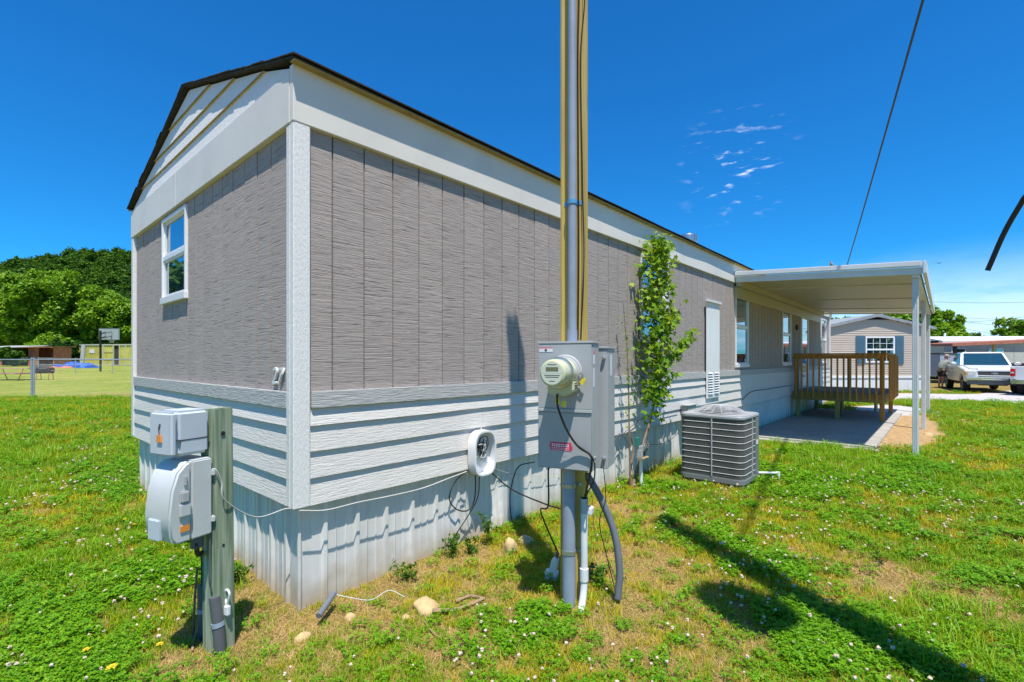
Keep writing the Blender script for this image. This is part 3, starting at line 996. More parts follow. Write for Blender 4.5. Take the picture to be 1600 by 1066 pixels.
MB().tube(spline([(-.06, -.266, .11), (-.065, -.266, .14), (-.055, -.266, .165)]), .003, 6).build('tag_wire', 'grey_plastic', ub)
lb = thing('cable_box', 'large grey cable box with curved cover and orange tag on the weathered post', 'utility box', T2W(0, 0, .60), YAW)
prof = [(-.068, .0), (-.068, .395), (-.17, .395), (-.235, .36), (-.27, .27), (-.285, .14), (-.275, .02), (-.25, .0)]
MB().prism([(p[0] if p[0] > -.1 else -.175, p[1]) for p in prof[:2]] + [(-.175, .395), (-.175, .0)], lambda u, v, w: (w, u, v), -.150, .045).build('case', 'telecom', lb, bevel=.008)
lid = [(-.177, .0), (-.177, .395), (-.205, .388), (-.245, .345), (-.272, .26), (-.285, .14), (-.275, .03), (-.25, .0)]
MB().prism(lid, lambda u, v, w: (w, u, v), -.152, .047).build('cover', 'telecom', lb, bevel=.010, seg=3)
MB().prism([(-.09, .02), (.0, .02), (.0, .12), (-.09, .12)], lambda u, v, w: (u - .02, w, v), -.2915, -.27).build('label_plate', 'telecom_blue', lb, bevel=.004)
MB().box(.0455, .066, -.235, -.195, .20, .255).build('latch', 'box_grey_light', lb, bevel=.006)
MB().box(.0455, .062, -.240, -.185, .13, .195).build('latch', 'telecom', lb, bevel=.006)
MB().box(.0455, .058, -.215, -.20, .28, .33).build('latch', 'box_grey_light', lb, bevel=.004)
MB().box(.0475, .052, -.232, -.188, .055, .085).build('tag', 'orange_tag', lb)
for zz in (.06, .30):
    MB().box(-.02, .056, -.075, -.057, zz, zz + .03).build('hinge', 'telecom', lb, bevel=.004)
MB().tube([(0, -.12, -.06), (0, -.12, .0)], .03, 10).build('gland', 'grey_plastic', lb, smooth=True)
def stub(px, py, label, zt, col, lean=(0, 0)):
    p = G(px, py)
    st = thing('conduit_stub', label, 'conduit', p)
    pts = [(0, 0, -.08), (lean[0] * .4, lean[1] * .4, zt * .4), (lean[0], lean[1], zt)]
    pp = spline(pts, 16)
    MB().tube(pp, [.027 + (.0022 * (i % 2)) for i in range(len(pp))], 12).build('pipe', col, st, smooth=True, sharp=60)
    MB().tube([pts[1], Vector(pts[1]) + Vector((lean[0] * .12, lean[1] * .12, .022))], .031, 14).build('collar', 'conduit', st, smooth=True)
    return p
s1 = stub(345, 1010, 'ribbed grey conduit stub standing in front of the weathered post', .26, 'grey_plastic', (-.02, .03))
s2 = stub(318, 985, 'dark conduit stub under the grey cable box', .25, 'grey_plastic', (.0, .01))
cable('feeder_cable', 'thick black cable from the grey cable box into the dark conduit stub', [T2W(-.01, -.12, .58), T2W(-.01, -.11, .50), s2 + Vector((0, .01, .40)), s2 + Vector((0, .01, .2))], .0125, 'black_cable')
cable('feeder_cable', 'thin black cable twisted beside the thick feeder under the grey cable box', [T2W(.01, -.13, .585), T2W(.02, -.13, .52), s2 + Vector((.022, .0, .42)), s2 + Vector((.012, .012, .2))], .006, 'black_cable')
cable('post_wire', 'thin dark wire running down the front edge of the weathered post', [T2W(.03, -.07, .66), T2W(.035, -.075, .5), T2W(.03, -.075, .35), s1 + Vector((-.02, .03, .24))], .004, 'grey_plastic', 'wire')
cable('loop_wire', 'black wire looping under the grey cable box', [T2W(-.09, -.2, .61), T2W(-.05, -.17, .575), T2W(.0, -.13, .58), T2W(.02, -.10, .61)], .004, 'black_cable', 'wire')
cable('span_wire', 'pale wire sagging from the weathered post to the house corner', [T2W(.02, -.075, .92), T2W(.055, -.06, .93), T2W(.06, -.03, .86), T2W(.062, -.01, .755), D(400, 808, 2.78), D(447, 795, 2.93), WY(466, 797, .02)], .0035, 'white_cable', 'wire')
pipe_clip = thing('hose_clamp', 'small pale clamp hanging on the foot of the weathered post', 'clamp', T2W(.06, 0, .2), YAW)
MB().tube(spline([(.0, 0, .0), (.02, 0, .06), (.0, 0, .08), (-.02, 0, .05), (0, 0, 0)]), .006, 6).build('ring', 'pvc', pipe_clip, smooth=True)
MB().box(-.018, .018, -.012, .012, -.055, .0).build('body', 'pvc', pipe_clip, bevel=.006)
cable('rusty_stake', 'thin rusty stake leaning beside the dark conduit stub', [G(302, 985) + Vector((0, 0, -.03)), G(302, 985) + Vector((.012, .018, .16)), G(302, 985) + Vector((.03, .035, .33))], .006, 'brown_cable', 'stake')

# ------------------------------------------------------------------ telephone interface box on the long wall, and its wires
ib = thing('interface_box', 'open white telephone box with tangled wires on the lap siding', 'telephone box', (1.545, 0, .545))
def oval(w, h, n=28, p=3.2):
    return [(w * math.copysign(abs(math.cos(a)) ** (2 / p), math.cos(a)), h * math.copysign(abs(math.sin(a)) ** (2 / p), math.sin(a))) for a in [2 * math.pi * k / n for k in range(n)]]
o_out, o_in = oval(.125, .185), oval(.110, .170)
m = MB()
n = len(o_out)
ring = lambda pts, y: [(u, y, v + .185) for u, v in pts]
vs = ring(o_out, .0) + ring(o_out, -.085) + ring(o_in, -.085) + ring(o_in, -.02)
fs = []
for k in range(n):
    j = (k + 1) % n
    for a in range(3):
        fs.append((a * n + k, a * n + j, (a + 1) * n + j, (a + 1) * n + k))
fs += [tuple(range(3 * n, 4 * n)), tuple(range(n))[::-1]]
m.add(vs, fs).build('case', 'vinyl', ib, smooth=True, sharp=50)
MB().box(-.03, .03, -.055, -.021, .16, .27).build('terminal_block', 'box_grey_light', ib, bevel=.006)
MB().lathe([(.035, 0), (.035, .012), (.02, .016)], Matrix.Translation((.04, -.021, .13)) @ Matrix.Rotation(R(90), 4, 'X'), 14).build('grommet', 'vinyl_shade', ib, smooth=True)
for k in range(7):
    c0 = Vector((random.uniform(-.04, .02), -.06, random.uniform(.15, .24)))
    MB().tube(spline([c0 + Vector((random.uniform(-.05, .05), random.uniform(-.015, .01), random.uniform(-.06, .08))) for _ in range(5)]), .0035, 5).build('patch_wire', 'black_cable' if k % 3 else 'white_cable', ib)
MB().tube(spline([(-.06, -.06, .20), (-.05, -.065, .30), (.02, -.065, .32), (.05, -.06, .26), (.03, -.06, .20)]), .004, 6).build('patch_wire', 'black_cable', ib)
MB().tube([(0, -.02, .37), (0, -.035, .395)], .006, 8).build('hook', 'steel', ib)
wy = lambda px, py, y=.03: WY(px, py, y)
cable('wall_wire', 'pale wire sagging along the skirting from the house corner to the white telephone box', [wy(468, 798, -.02), wy(510, 797, -.02), wy(560, 785, -.02), wy(610, 775, -.02), wy(660, 763, -.02), wy(700, 748, -.02), wy(729, 737, -.02)], .004, 'white_cable', 'wire')
cable('loop_cable', 'black cable loop hanging below the white telephone box', [wy(731, 734, -.02), wy(712, 752), wy(702, 778), wy(712, 795), wy(730, 798, .01), wy(741, 782, .01), wy(743, 750, .0), wy(741, 738, -.03)], .0055, 'black_cable')
cable('tail_cable', 'black cable trailing from the loop down into the weeds', [wy(749, 745, -.03), wy(747, 775, .0), wy(735, 800, .02), wy(712, 835, .03), wy(692, 858, .03)], .0045, 'black_cable')
cable('white_tail', 'pale wire hanging straight from the white telephone box to the weeds', [wy(730, 740, -.02), wy(729, 775, .03), wy(735, 805, .03), wy(741, 830, .03), wy(738, 860, .03)], .003, 'white_cable', 'wire')
cable('swag_cable', 'black cable slung from the white telephone box to the pole', [wy(766, 737, -.02), D(800, 765, 3.9), D(850, 787, 3.5), L2W(-.07, -.02, .55)], .0055, 'black_cable')
cable('hang_cable', 'black cable falling from the siding edge to the ground behind the pole', [D(835, 722, 4.2), wy(812, 728, -.02), wy(803, 745, .0), wy(797, 775, .02), wy(799, 810, .03), wy(806, 840, .01), G(818, 865)], .0055, 'black_cable')
cable('thin_wire', 'thin white wire stretched from the white telephone box behind the meter cabinet', [wy(768, 730, .0), wy(790, 738, .03), wy(820, 743, .03), wy(848, 742, .03), wy(880, 738, .03)], .0025, 'white_cable', 'wire')
cable('vine_cable', 'grey cable clipped along the siding behind the vine', [wy(962, 690, .0), wy(985, 668, -.01), wy(1010, 652, -.01), wy(1060, 640, -.01)], .004, 'grey_plastic', 'cable')
cable('low_cable', 'dark cable draped on the shaded siding under the carport', [wy(1160, 625, -.01), wy(1175, 612, -.01), wy(1200, 608, -.01), wy(1238, 602, -.01)], .006, 'black_cable', 'cable')

# ------------------------------------------------------------------ junction box torn open, by the vine
jb = thing('open_junction_box', 'small open tan junction box with loose wires hanging by the vine', 'junction box', WY(1003, 716, -.27))
MB().box(-.075, .075, -.05, .03, .0, .018).build('tray', 'stone_tan', jb, bevel=.003)
MB().box(-.075, .075, .015, .03, .018, .14).build('back', 'box_grey_light', jb, bevel=.003)
MB().box(-.075, -.06, -.045, .013, .0185, .10).build('side', 'box_grey_light', jb)
MB().box(-.04, .04, -.025, .013, .025, .085).build('terminal_block', 'rubber', jb, bevel=.004)
MB().box(-.12, -.05, .0, .03, .15, .25).build('green_board', mat('green_board', (.03, .22, .16), .5), jb, bevel=.004)
for k in range(8):
    a = Vector((random.uniform(-.05, .05), -.03, .07))
    MB().tube(spline([a, a + Vector((random.uniform(-.03, .03), -.03, .06)), a + Vector((random.uniform(-.06, .02), .0, .14))]), .003, 5).build('loose_wire', ('white_cable', 'brown_cable', 'black_cable')[k % 3], jb)
MB().tube([(.02, .02, -.55), (.02, .02, 0)], .02, 10).build('riser', 'pvc', jb, smooth=True)
cable('thermostat_wire', 'thin brown wire curving from the torn junction box to the air conditioner', [WY(1010, 695, -.08), WY(1035, 693, -.15), D(1058, 678, 6.3), D(1071, 650, 6.25)], .0035, 'brown_cable', 'wire')
cable('grey_loop', 'grey wire arching over the siding foot beside the pole cabinet', [wy(958, 690, -.01), wy(968, 680, -.04), wy(980, 690, -.05), wy(984, 715, -.02), wy(990, 745, .0)], .004, 'grey_plastic', 'wire')

# ------------------------------------------------------------------ air conditioner
AX0, AX1, AY0, AY1 = 4.58, 5.27, -1.20, -.44
ac = thing('air_conditioner', 'grey cube air conditioning unit with wire guards beside the house', 'air conditioner', ((AX0 + AX1) / 2, (AY0 + AY1) / 2, 0))
aw, ad = (AX1 - AX0) / 2, (AY1 - AY0) / 2
def rrect(w, d, r, n=6):
    out = []
    for cx, cy, a0 in ((w - r, d - r, 0), (-w + r, d - r, 90), (-w + r, -d + r, 180), (w - r, -d + r, 270)):
        for k in range(n + 1):
            a = R(a0 + 90 * k / n)
            out.append((cx + r * math.cos(a), cy + r * math.sin(a)))
    return out
up = lambda u, v, w: (u, v, w)
MB().prism(rrect(aw - .01, ad - .01, .05), up, -.03, .048).build('pad', 'ac_base', ac, bevel=.01)
MB().prism(rrect(aw, ad, .09), up, .05, .115).build('base_pan', 'ac_case', ac, bevel=.008)
MB().prism(rrect(aw - .035, ad - .035, .07), up, .116, .80).build('coil', 'ac_coil', ac, smooth=True)
MB().prism(rrect(aw, ad, .09), up, .80, .845).build('cap', 'ac_cap', ac, bevel=.012, seg=3)
MB().prism(rrect(.235, .235, .232, 10), up, .846, .858).build('fan_ring', 'ac_case', ac, smooth=True)
for k in range(4):
    a = R(90 * k + 20)
    q = Matrix.Rotation(a, 4, 'Z')
    MB().add([q @ Vector(v) for v in ((.04, -.03, .866), (.20, -.07, .862), (.20, .06, .872), (.04, .03, .872))], [(0, 1, 2, 3)]).build('fan_blade', 'ac_base', ac)
MB().lathe([(.06, .86), (.06, .92), (.05, .925)], None, 16).build('fan_motor', 'ac_base', ac, smooth=True)
guard = MB()
for k in range(13):
    rr = .03 + .0215 * k
    zz = .945 - .085 * (rr / .29) ** 2.2
    guard.tube([(rr * math.cos(2 * math.pi * i / 36), rr * math.sin(2 * math.pi * i / 36), zz) for i in range(37)], .003, 4, False)
for k in range(16):
    a = 2 * math.pi * k / 16
    guard.tube([(rr * math.cos(a), rr * math.sin(a), .945 - .085 * (rr / .29) ** 2.2) for rr in (.02, .1, .16, .22, .26, .295)], .003, 4)
guard.build('fan_guard', 'ac_wire', ac)
# wire guard round the coil: rings and uprights
for k in range(9):
    zz = .165 + .0735 * k
    p = rrect(aw - .0095, ad - .0095, .0815, 6)
    MB().tube([(u, v, zz) for u, v in p + p[:1]], .0034, 5, False).build('guard_ring', 'ac_ring', ac)
per = rrect(aw - .012, ad - .012, .08, 6)
tot, pts_ = 0, []
closed = per + per[:1]
L = [math.dist(closed[i], closed[i + 1]) for i in range(len(per))]
tot = sum(L)
N = 240
fin = MB().box(-.0022, .0022, -.0022, .0022, .116, .80).mesh('guard_upright', 'ac_fin')
acc, i = 0, 0
for k in range(N):
    d = tot * k / N
    while acc + L[i] < d:
        acc += L[i]; i += 1
    f = (d - acc) / L[i]
    u = closed[i][0] + (closed[i + 1][0] - closed[i][0]) * f; v = closed[i][1] + (closed[i + 1][1] - closed[i][1]) * f
    link('guard_upright', fin, ac, (u, v, 0))
for (u, v) in ((-aw + .003, -.02), (.0, -ad + .003)):
    box('guard_strap', 'ac_wire', ac, (u - .006, u + .006, v - .006, v + .006, .116, .80))
panel = MB().prism([(aw - .21, -ad + .002), (aw - .085, -ad + .002), (aw - .03, -ad + .025), (aw - .004, -ad + .09), (aw - .004, -ad + .2), (aw - .03, -ad + .2), (aw - .03, -ad + .1), (aw - .1, -ad + .03), (aw - .21, -ad + .03)], up, .117, .798).build('corner_panel', 'ac_case', ac, smooth=True)
box('name_plate', 'white_print', ac, (aw - .195, aw - .12, -ad - .003, -ad + .0015, .47, .52))
drain = thing('drain_pipe', 'short white drain pipe sticking out at the foot of the air conditioner', 'pipe', (AX1, AY0 + .1, 0))
dpt = G(1216, 750)
MB().tube([(-.03, .02, .08), (dpt.x - AX1, dpt.y - AY0 - .1, .085)], .016, 12).build('pipe', 'pvc', drain, smooth=True)
MB().tube([(dpt.x - AX1, dpt.y - AY0 - .1, .10), (dpt.x - AX1, dpt.y - AY0 - .1, .015)], .021, 12).build('elbow', 'pvc', drain, smooth=True)
# two wall outlets behind it
for k, (a, b, lab) in enumerate(((1064, 1078, 'grey weatherproof disconnect on the siding left above the air conditioner'), (1097, 1110, 'small grey conduit fitting on the siding right above the air conditioner'))):
    p, q = WY(a, 620, 0), WY(b, 640, 0)
    e = thing('wall_outlet', lab, 'electrical box', (p.x, 0, q.z))
    w = q.x - p.x
    MB().prism([(.02, 0), (w - .02, 0), (w, .2 - .03 * k), (0, .2 - .03 * k)], lambda u, v, w_: (u, w_, v - .12), -.10, .004).build('case', 'box_grey_light', e, bevel=.006)
    MB().box(-.01, w + .01, -.115, .004, .081 - .03 * k, .095 - .03 * k).build('lid', 'box_grey_light', e, bevel=.003)
    MB().tube([(w / 2, -.04, -.55), (w / 2, -.04, -.12)], .016, 10).build('pipe', 'box_grey', e, smooth=True)

# ------------------------------------------------------------------ carport
cp = thing('carport', 'white metal carport roof on ribbed posts over the patio', 'carport')
CX0, CX1, CYO = 8.22, 16.6, -2.66
zi, zo = 2.955, 2.80
# roof pans
n_p = 18
for k in range(n_p):
    x0 = CX0 + .02 + (CX1 - CX0 - .04) * k / n_p; x1 = CX0 + .02 + (CX1 - CX0 - .04) * (k + 1) / n_p - .006
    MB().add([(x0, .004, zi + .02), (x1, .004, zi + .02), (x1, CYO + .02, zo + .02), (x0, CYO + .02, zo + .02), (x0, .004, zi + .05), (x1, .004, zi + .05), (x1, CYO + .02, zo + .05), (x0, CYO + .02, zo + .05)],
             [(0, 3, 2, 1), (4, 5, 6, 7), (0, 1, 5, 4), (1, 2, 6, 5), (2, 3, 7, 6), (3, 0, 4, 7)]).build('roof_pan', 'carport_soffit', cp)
def slope_fascia(x0, x1, h0, h1):
    return MB().add([(x0, -.004, zi + h0), (x1, -.004, zi + h0), (x1, CYO, zo + h0), (x0, CYO, zo + h0), (x0, -.004, zi + h1), (x1, -.004, zi + h1), (x1, CYO, zo + h1), (x0, CYO, zo + h1)],
             [(0, 3, 2, 1), (4, 5, 6, 7), (0, 1, 5, 4), (1, 2, 6, 5), (2, 3, 7, 6), (3, 0, 4, 7)])
slope_fascia(CX0 - .012, CX0 + .016, -.02, .085).build('fascia', 'carport_white', cp, bevel=.004)
slope_fascia(CX0 - .075, CX0 - .014, .09, .175).build('gutter', 'carport_white', cp, bevel=.012)
slope_fascia(CX1 - .016, CX1 + .012, -.03, .15).build('fascia', 'carport_white', cp, bevel=.004)
MB().box(CX0 - .07, CX1 + .01, CYO - .05, CYO - .003, zo - .02, zo + .175).build('side_gutter', 'carport_white', cp, bevel=.01)
MB().box(CX0 + .02, CX1 - .02, CYO + .03, CYO + .12, zo - .06, zo + .018).build('edge_beam', 'carport_white', cp)
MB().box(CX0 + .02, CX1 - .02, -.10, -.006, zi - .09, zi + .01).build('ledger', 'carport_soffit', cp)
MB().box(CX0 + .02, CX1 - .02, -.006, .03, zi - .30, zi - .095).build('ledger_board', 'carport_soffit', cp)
for k, xx in enumerate((8.33, 12.3, 16.35)):
    p0 = MB().box(xx - .036, xx + .036, CYO + .049, CYO + .121, -.1, zo - .062).build('column', 'carport_white', cp, bevel=.006)
    for dy in (.062, .085, .108):
        MB().box(xx - .0425, xx - .0372, CYO + dy - .006, CYO + dy + .006, .02, zo - .07).build('column_rib', 'carport_white', p0)
    for dx in (-.021, .0, .021):
        MB().box(xx + dx - .006, xx + dx + .006, CYO + .0425, CYO + .0478, .02, zo - .07).build('column_rib', 'carport_white', p0)
for xx in (9.7, 12.3, 15.0):
    slope_fascia(xx, xx + .012, -.0, .018).build('soffit_seam', 'carport_white', cp)

# ------------------------------------------------------------------ deck with railing
DX0, DX1, DYF, DZ = 12.74, 15.35, -1.92, .72
dk = thing('deck', 'brown stained timber deck with baluster railing under the carport', 'deck', (DX0, 0, .055))
def dbox(name, m, b, parent=dk, bevel=.004):
    x0, x1, y0, y1, z0, z1 = b
    return MB().box(x0 - DX0, x1 - DX0, y0, y1, z0 - .055, z1 - .055).build(name, m, parent, bevel=bevel)
nb = 13
for k in range(nb):
    y0 = DYF + (0.0 - DYF - .03) * k / nb
    dbox('deck_board', 'deck_top', (DX0 + .002, DX1, y0, y0 + (-DYF - .03) / nb - .008, DZ - .03, DZ))
for xx in (DX0, DX1 - .04):
    dbox('rim_joist', 'deck_green', (xx + .004, xx + .04, DYF + .04, -.03, DZ - .23, DZ - .032))
dbox('rim_joist', 'deck_green', (DX0 + .042, DX1 - .042, DYF + .002, DYF + .038, DZ - .23, DZ - .032))
for xx in (13.5, 14.3):
    dbox('joist', 'deck_green', (xx, xx + .04, DYF + .04, -.03, DZ - .22, DZ - .033))
for (xx, yy, m, top) in ((DX0 + .05, -.16, 'deck_green', DZ - .235), (DX0 + .05, -1.0, 'deck_green', DZ - .235), (DX0 + .045, DYF + .044, 'deck_wood', DZ - .235), (DX1 - .14, DYF + .044, 'deck_wood', 1.60), (DX1 - .14, -.16, 'deck_green', DZ - .235), (14.1, -.9, 'deck_green', DZ - .235)):
    dbox('post', m, (xx, xx + .09, yy, yy + .09, .055, top))
RT_ = 1.615
for (xx, yy) in ((DX0 + .002, -.14), (DX0 + .045, DYF + .044)):
    dbox('rail_post', 'deck_wood', (xx, xx + .09, yy, yy + .09, DZ - .0, RT_ - .002))
dbox('rail_post', 'deck_green', (DX1 - .10, DX1 - .01, -.95, -.86, DZ, RT_ - .002))
dbox('top_rail', 'deck_wood', (DX0 - .028, DX0 + .115, DYF - .02, -.03, RT_, RT_ + .04))
dbox('top_rail', 'deck_wood', (DX0 + .117, DX1, DYF - .02, DYF + .12, RT_, RT_ + .04))
dbox('sub_rail', 'deck_wood', (DX0 - .034, DX0 - .002 + .002, DYF + .0, -.03, RT_ - .095, RT_ - .003))
dbox('sub_rail', 'deck_wood', (DX0 + .002, DX1, DYF - .034, DYF - .002, RT_ - .095, RT_ - .003))
bal = MB().box(-.018, .018, -.018, .018, 0, RT_ - .55).mesh('baluster', 'deck_wood', bevel=.003, seg=1)
for k in range(15):
    yy = DYF + .06 + (-.10 - DYF - .06) * k / 14
    link('baluster', bal, dk, (-.055, yy, .535 - .055))
for k in range(17):
    xx = .06 + (DX1 - DX0 - .12) * k / 16
    link('baluster', bal, dk, (xx, DYF - .056, .535 - .055))
for k in range(2):
    z1 = DZ - .19 * (k + 1)
    dbox('step', 'deck_wood', (DX1 + .02 + .27 * k, DX1 + .28 + .27 * k, -1.6, -.55, z1 - .04, z1))
    dbox('stringer', 'deck_green', (DX1 + .02 + .27 * k, DX1 + .28 + .27 * k, -1.5, -1.46, .055, z1 - .042))
    dbox('stringer', 'deck_green', (DX1 + .02 + .27 * k, DX1 + .28 + .27 * k, -.7, -.66, .055, z1 - .042))

# ------------------------------------------------------------------ foliage helpers
def leaf_cloud(centers, radii, n_per, size, flat=.35, upbias=.35, rnd=rng, aspect=.62):
    """numpy leaf quads (folded diamonds) round the clump centres"""
    C = np.repeat(np.asarray(centers, float), n_per, 0)
    Rr = np.repeat(np.asarray(radii, float), n_per, 0)
    N = len(C)
    d = rnd.normal(size=(N, 3)); d /= np.linalg.norm(d, axis=1, keepdims=True)
    rad = rnd.random((N, 1)) ** .45
    P = C + d * rad * (Rr[:, None] if Rr.ndim == 1 else Rr)
    nrm = rnd.normal(size=(N, 3)) + np.array([0, 0, upbias * 3]) + d * .8
    nrm /= np.linalg.norm(nrm, axis=1, keepdims=True)
    a = np.cross(nrm, rnd.normal(size=(N, 3))); a /= np.linalg.norm(a, axis=1, keepdims=True) + 1e-9
    b = np.cross(nrm, a)
    s = size * (.6 + .8 * rnd.random((N, 1)))
    V = np.stack([P - a * s, P + b * s * aspect - nrm * s * .18, P + a * s, P - b * s * aspect - nrm * s * .18], 1)
    return V.reshape(-1, 3), np.arange(N * 4).reshape(N, 4)
def crown_pts(n, rx, ry, rz, cz, rnd, lobes=7, shell=.55):
    """clump centres in a lumpy crown"""
    lob = rnd.normal(size=(lobes, 3)); lob /= np.linalg.norm(lob, axis=1, keepdims=True)
    lob *= (.45 + .25 * rnd.random((lobes, 1)))
    out = []
    while len(out) < n:
        k = rnd.integers(lobes)
        d = rnd.normal(size=3); d /= np.linalg.norm(d)
        p = lob[k] + d * (.5 + .12 * rnd.random()) * (shell + (1 - shell) * rnd.random())
        if p[2] > -.75:
            out.append((p[0] * rx, p[1] * ry, cz + p[2] * rz))
    return np.array(out)
def tree(name, label, base, height, rx, m, seed, clumps=110, per=120, leaf=.22, trunk=.25, crown_low=.2, group=None, clump_r=None, cat='tree', rz=None):
    rnd = np.random.default_rng(seed)
    o = thing(name, label, cat, base, 0, group)
    rzz = rz or height * (1 - crown_low) / 2
    cz = height - rzz
    c = crown_pts(clumps, rx, rx, rzz, cz, rnd)
    cr = clump_r or rx * .20
    V, Q = leaf_cloud(c, cr * (.6 + .7 * rnd.random(len(c))), per, leaf, rnd=rnd)
    link('crown', numpy_mesh('crown', V, Q, m), o)
    tk = MB()
    top = cz + rzz * .3
    pts = [Vector((0, 0, -.3))]
    for k in range(1, 6):
        pts.append(Vector((rnd.normal() * trunk * .3 * k / 3, rnd.normal() * trunk * .3 * k / 3, top * k / 5)))
    tk.tube(pts, [trunk * (1 - .15 * k) for k in range(6)], 8)
    for k in range(min(22, len(c))):
        e = Vector(c[k * len(c) // 22 if len(c) >= 22 else k])
        s0 = pts[2 + k % 3]
        mid = (s0 + e) / 2 + Vector((0, 0, -.05 * height * rnd.random()))
        tk.tube(spline([s0, mid, e], 4), [trunk * .38 * (1 - i / 9.5) for i in range(9)], 5)
    tk.build('trunk', 'bark', o, smooth=True)
    return o

# ------------------------------------------------------------------ the vine-like young maple against the wall
def leaf_shape(size):
    """five-lobed leaf outline"""
    a = [(-90, .25), (-40, .75), (-15, .45), (25, .95), (50, .5), (90, 1.1), (130, .5), (155, .95), (195, .45), (220, .75)]
    return [(math.cos(R(t)) * r * size, math.sin(R(t)) * r * size) for t, r in a]
def palm_leaves(centres, size, rnd):
    base = np.array([(x, y, 0) for x, y in leaf_shape(1.0)])
    N = len(centres); k = len(base)
    nrm = rnd.normal(size=(N, 3)) * .8 + np.array([-.35, -.75, .75]); nrm /= np.linalg.norm(nrm, axis=1, keepdims=True)
    a = np.cross(nrm, rnd.normal(size=(N, 3)) * .5 + np.array([0, 0, 1.])); a /= np.linalg.norm(a, axis=1, keepdims=True)
    b = np.cross(nrm, a) * -1
    s = size * (.55 + .8 * rnd.random((N, 1, 1)))
    V = centres[:, None, :] + s * (base[None, :, :1] * a[:, None, :] + base[None, :, 1:2] * -b[:, None, :])
    V = V - nrm[:, None, :] * (np.abs(base[None, :, :1]) * s * .25)
    Ctr = centres[:, None, :]
    VV = np.concatenate([Ctr, V], 1)
    tri = []
    for i in range(k):
        tri.append((0, 1 + i, 1 + (i + 1) % k))
    tri = np.array(tri)
    T = (np.arange(N)[:, None, None] * (k + 1) + tri[None]).reshape(-1, 3)
    return VV.reshape(-1, 3), T
rv = np.random.default_rng(5)
vb = WY(988, 752, -.18)
vine = thing('young_maple', 'slender young maple covered in bright leaves growing against the wall', 'tree', vb)
stem = [WY(988, 755, -.18), WY(998, 725, -.18), WY(1006, 690, -.20), WY(1018, 650, -.2), WY(1025, 600, -.2), WY(1026, 520, -.18), WY(1027, 440, -.16), WY(1030, 375, -.14)]
loc = [p - vb for p in stem]; loc[0].z -= .05
MB().tube(spline(loc, 6), [.021 * (1 - i / 46) for i in range(43)], 8).build('trunk', 'twig', vine, smooth=True)
br1 = [WY(1026, 570, -.2), WY(1034, 530, -.25), WY(1043, 505, -.28), WY(1055, 490, -.3)]
br2 = [WY(1024, 610, -.2), WY(1045, 570, -.3), WY(1062, 545, -.36), WY(1084, 517, -.42)]
for bpts, r in ((br1, .010), (br2, .008)):
    MB().tube(spline([p - vb for p in bpts], 5), [r * (1 - i / 20) for i in range(16)], 6).build('branch', 'twig', vine, smooth=True)
cs = []
path = spline(stem[3:], 10)
def along(path, f):
    q = f * (len(path) - 1); i = min(int(q), len(path) - 2)
    return path[i].lerp(path[i + 1], q - i)
for k in range(1350):
    f = rv.random() ** .72
    if f < .16 and rv.random() < .8: continue
    p = along(path, f)
    w = (.05 + .13 * math.sin(min(1, (f - .05) * 1.15) * math.pi * .85) ** .6) if f > .06 else .04
    w = max(w, .05)
    cs.append(p + Vector((rv.normal() * w * .8 - .03, rv.normal() * w * .55 - .02, rv.normal() * .05)))
for bpts, n, w in ((br1, 150, .055), (br2, 95, .035)):
    bp = spline(bpts, 6)
    for k in range(n):
        cs.append(along(bp, .35 + .65 * rv.random()) + Vector((rv.normal() * w, rv.normal() * w, rv.normal() * w)))
for q in ((1018, 590), (1030, 600), (1033, 588), (1012, 650), (1026, 655), (1010, 610), (1020, 625), (1032, 612)):
    for k in range(6):
        cs.append(WY(q[0], q[1], -.2) + Vector((rv.normal() * .05, rv.normal() * .05, rv.normal() * .05)))
V, T = palm_leaves(np.array([tuple(p - vb) for p in cs]), .052, rv)
link('crown', numpy_mesh('crown', V, T, 'leaf_vine'), vine)
sap_b = WY(985, 757, -.16)
sap = thing('thin_sapling', 'thin bare sapling with few leaves left of the leafy maple', 'sapling', sap_b)
sp_ = [sap_b, WY(984, 715, -.15), WY(983, 660, -.14), WY(982, 600, -.13), WY(980, 550, -.12), WY(975, 490, -.1), WY(973, 470, -.1)]
MB().tube(spline([p - sap_b for p in sp_], 6), [.014 * (1 - i / 41) for i in range(37)], 6).build('trunk', 'twig', sap, smooth=True)
cs = []
spp = spline(sp_, 8)
for k in range(60):
    cs.append(along(spp, .32 + .5 * rv.random()) - sap_b + Vector((rv.normal() * .03, rv.normal() * .03, rv.normal() * .02)))
V, T = palm_leaves(np.array([tuple(p) for p in cs]), .022, rv)
link('crown', numpy_mesh('crown', V, T, 'leaf_vine'), sap)
# extra old stems at its foot
cable('bare_stem', 'bare brown stem rising at the foot of the young maple', [WY(983, 758, -.14) , WY(986, 730, -.14), WY(990, 700, -.12), WY(984, 680, -.1)], .011, 'twig', 'stem')

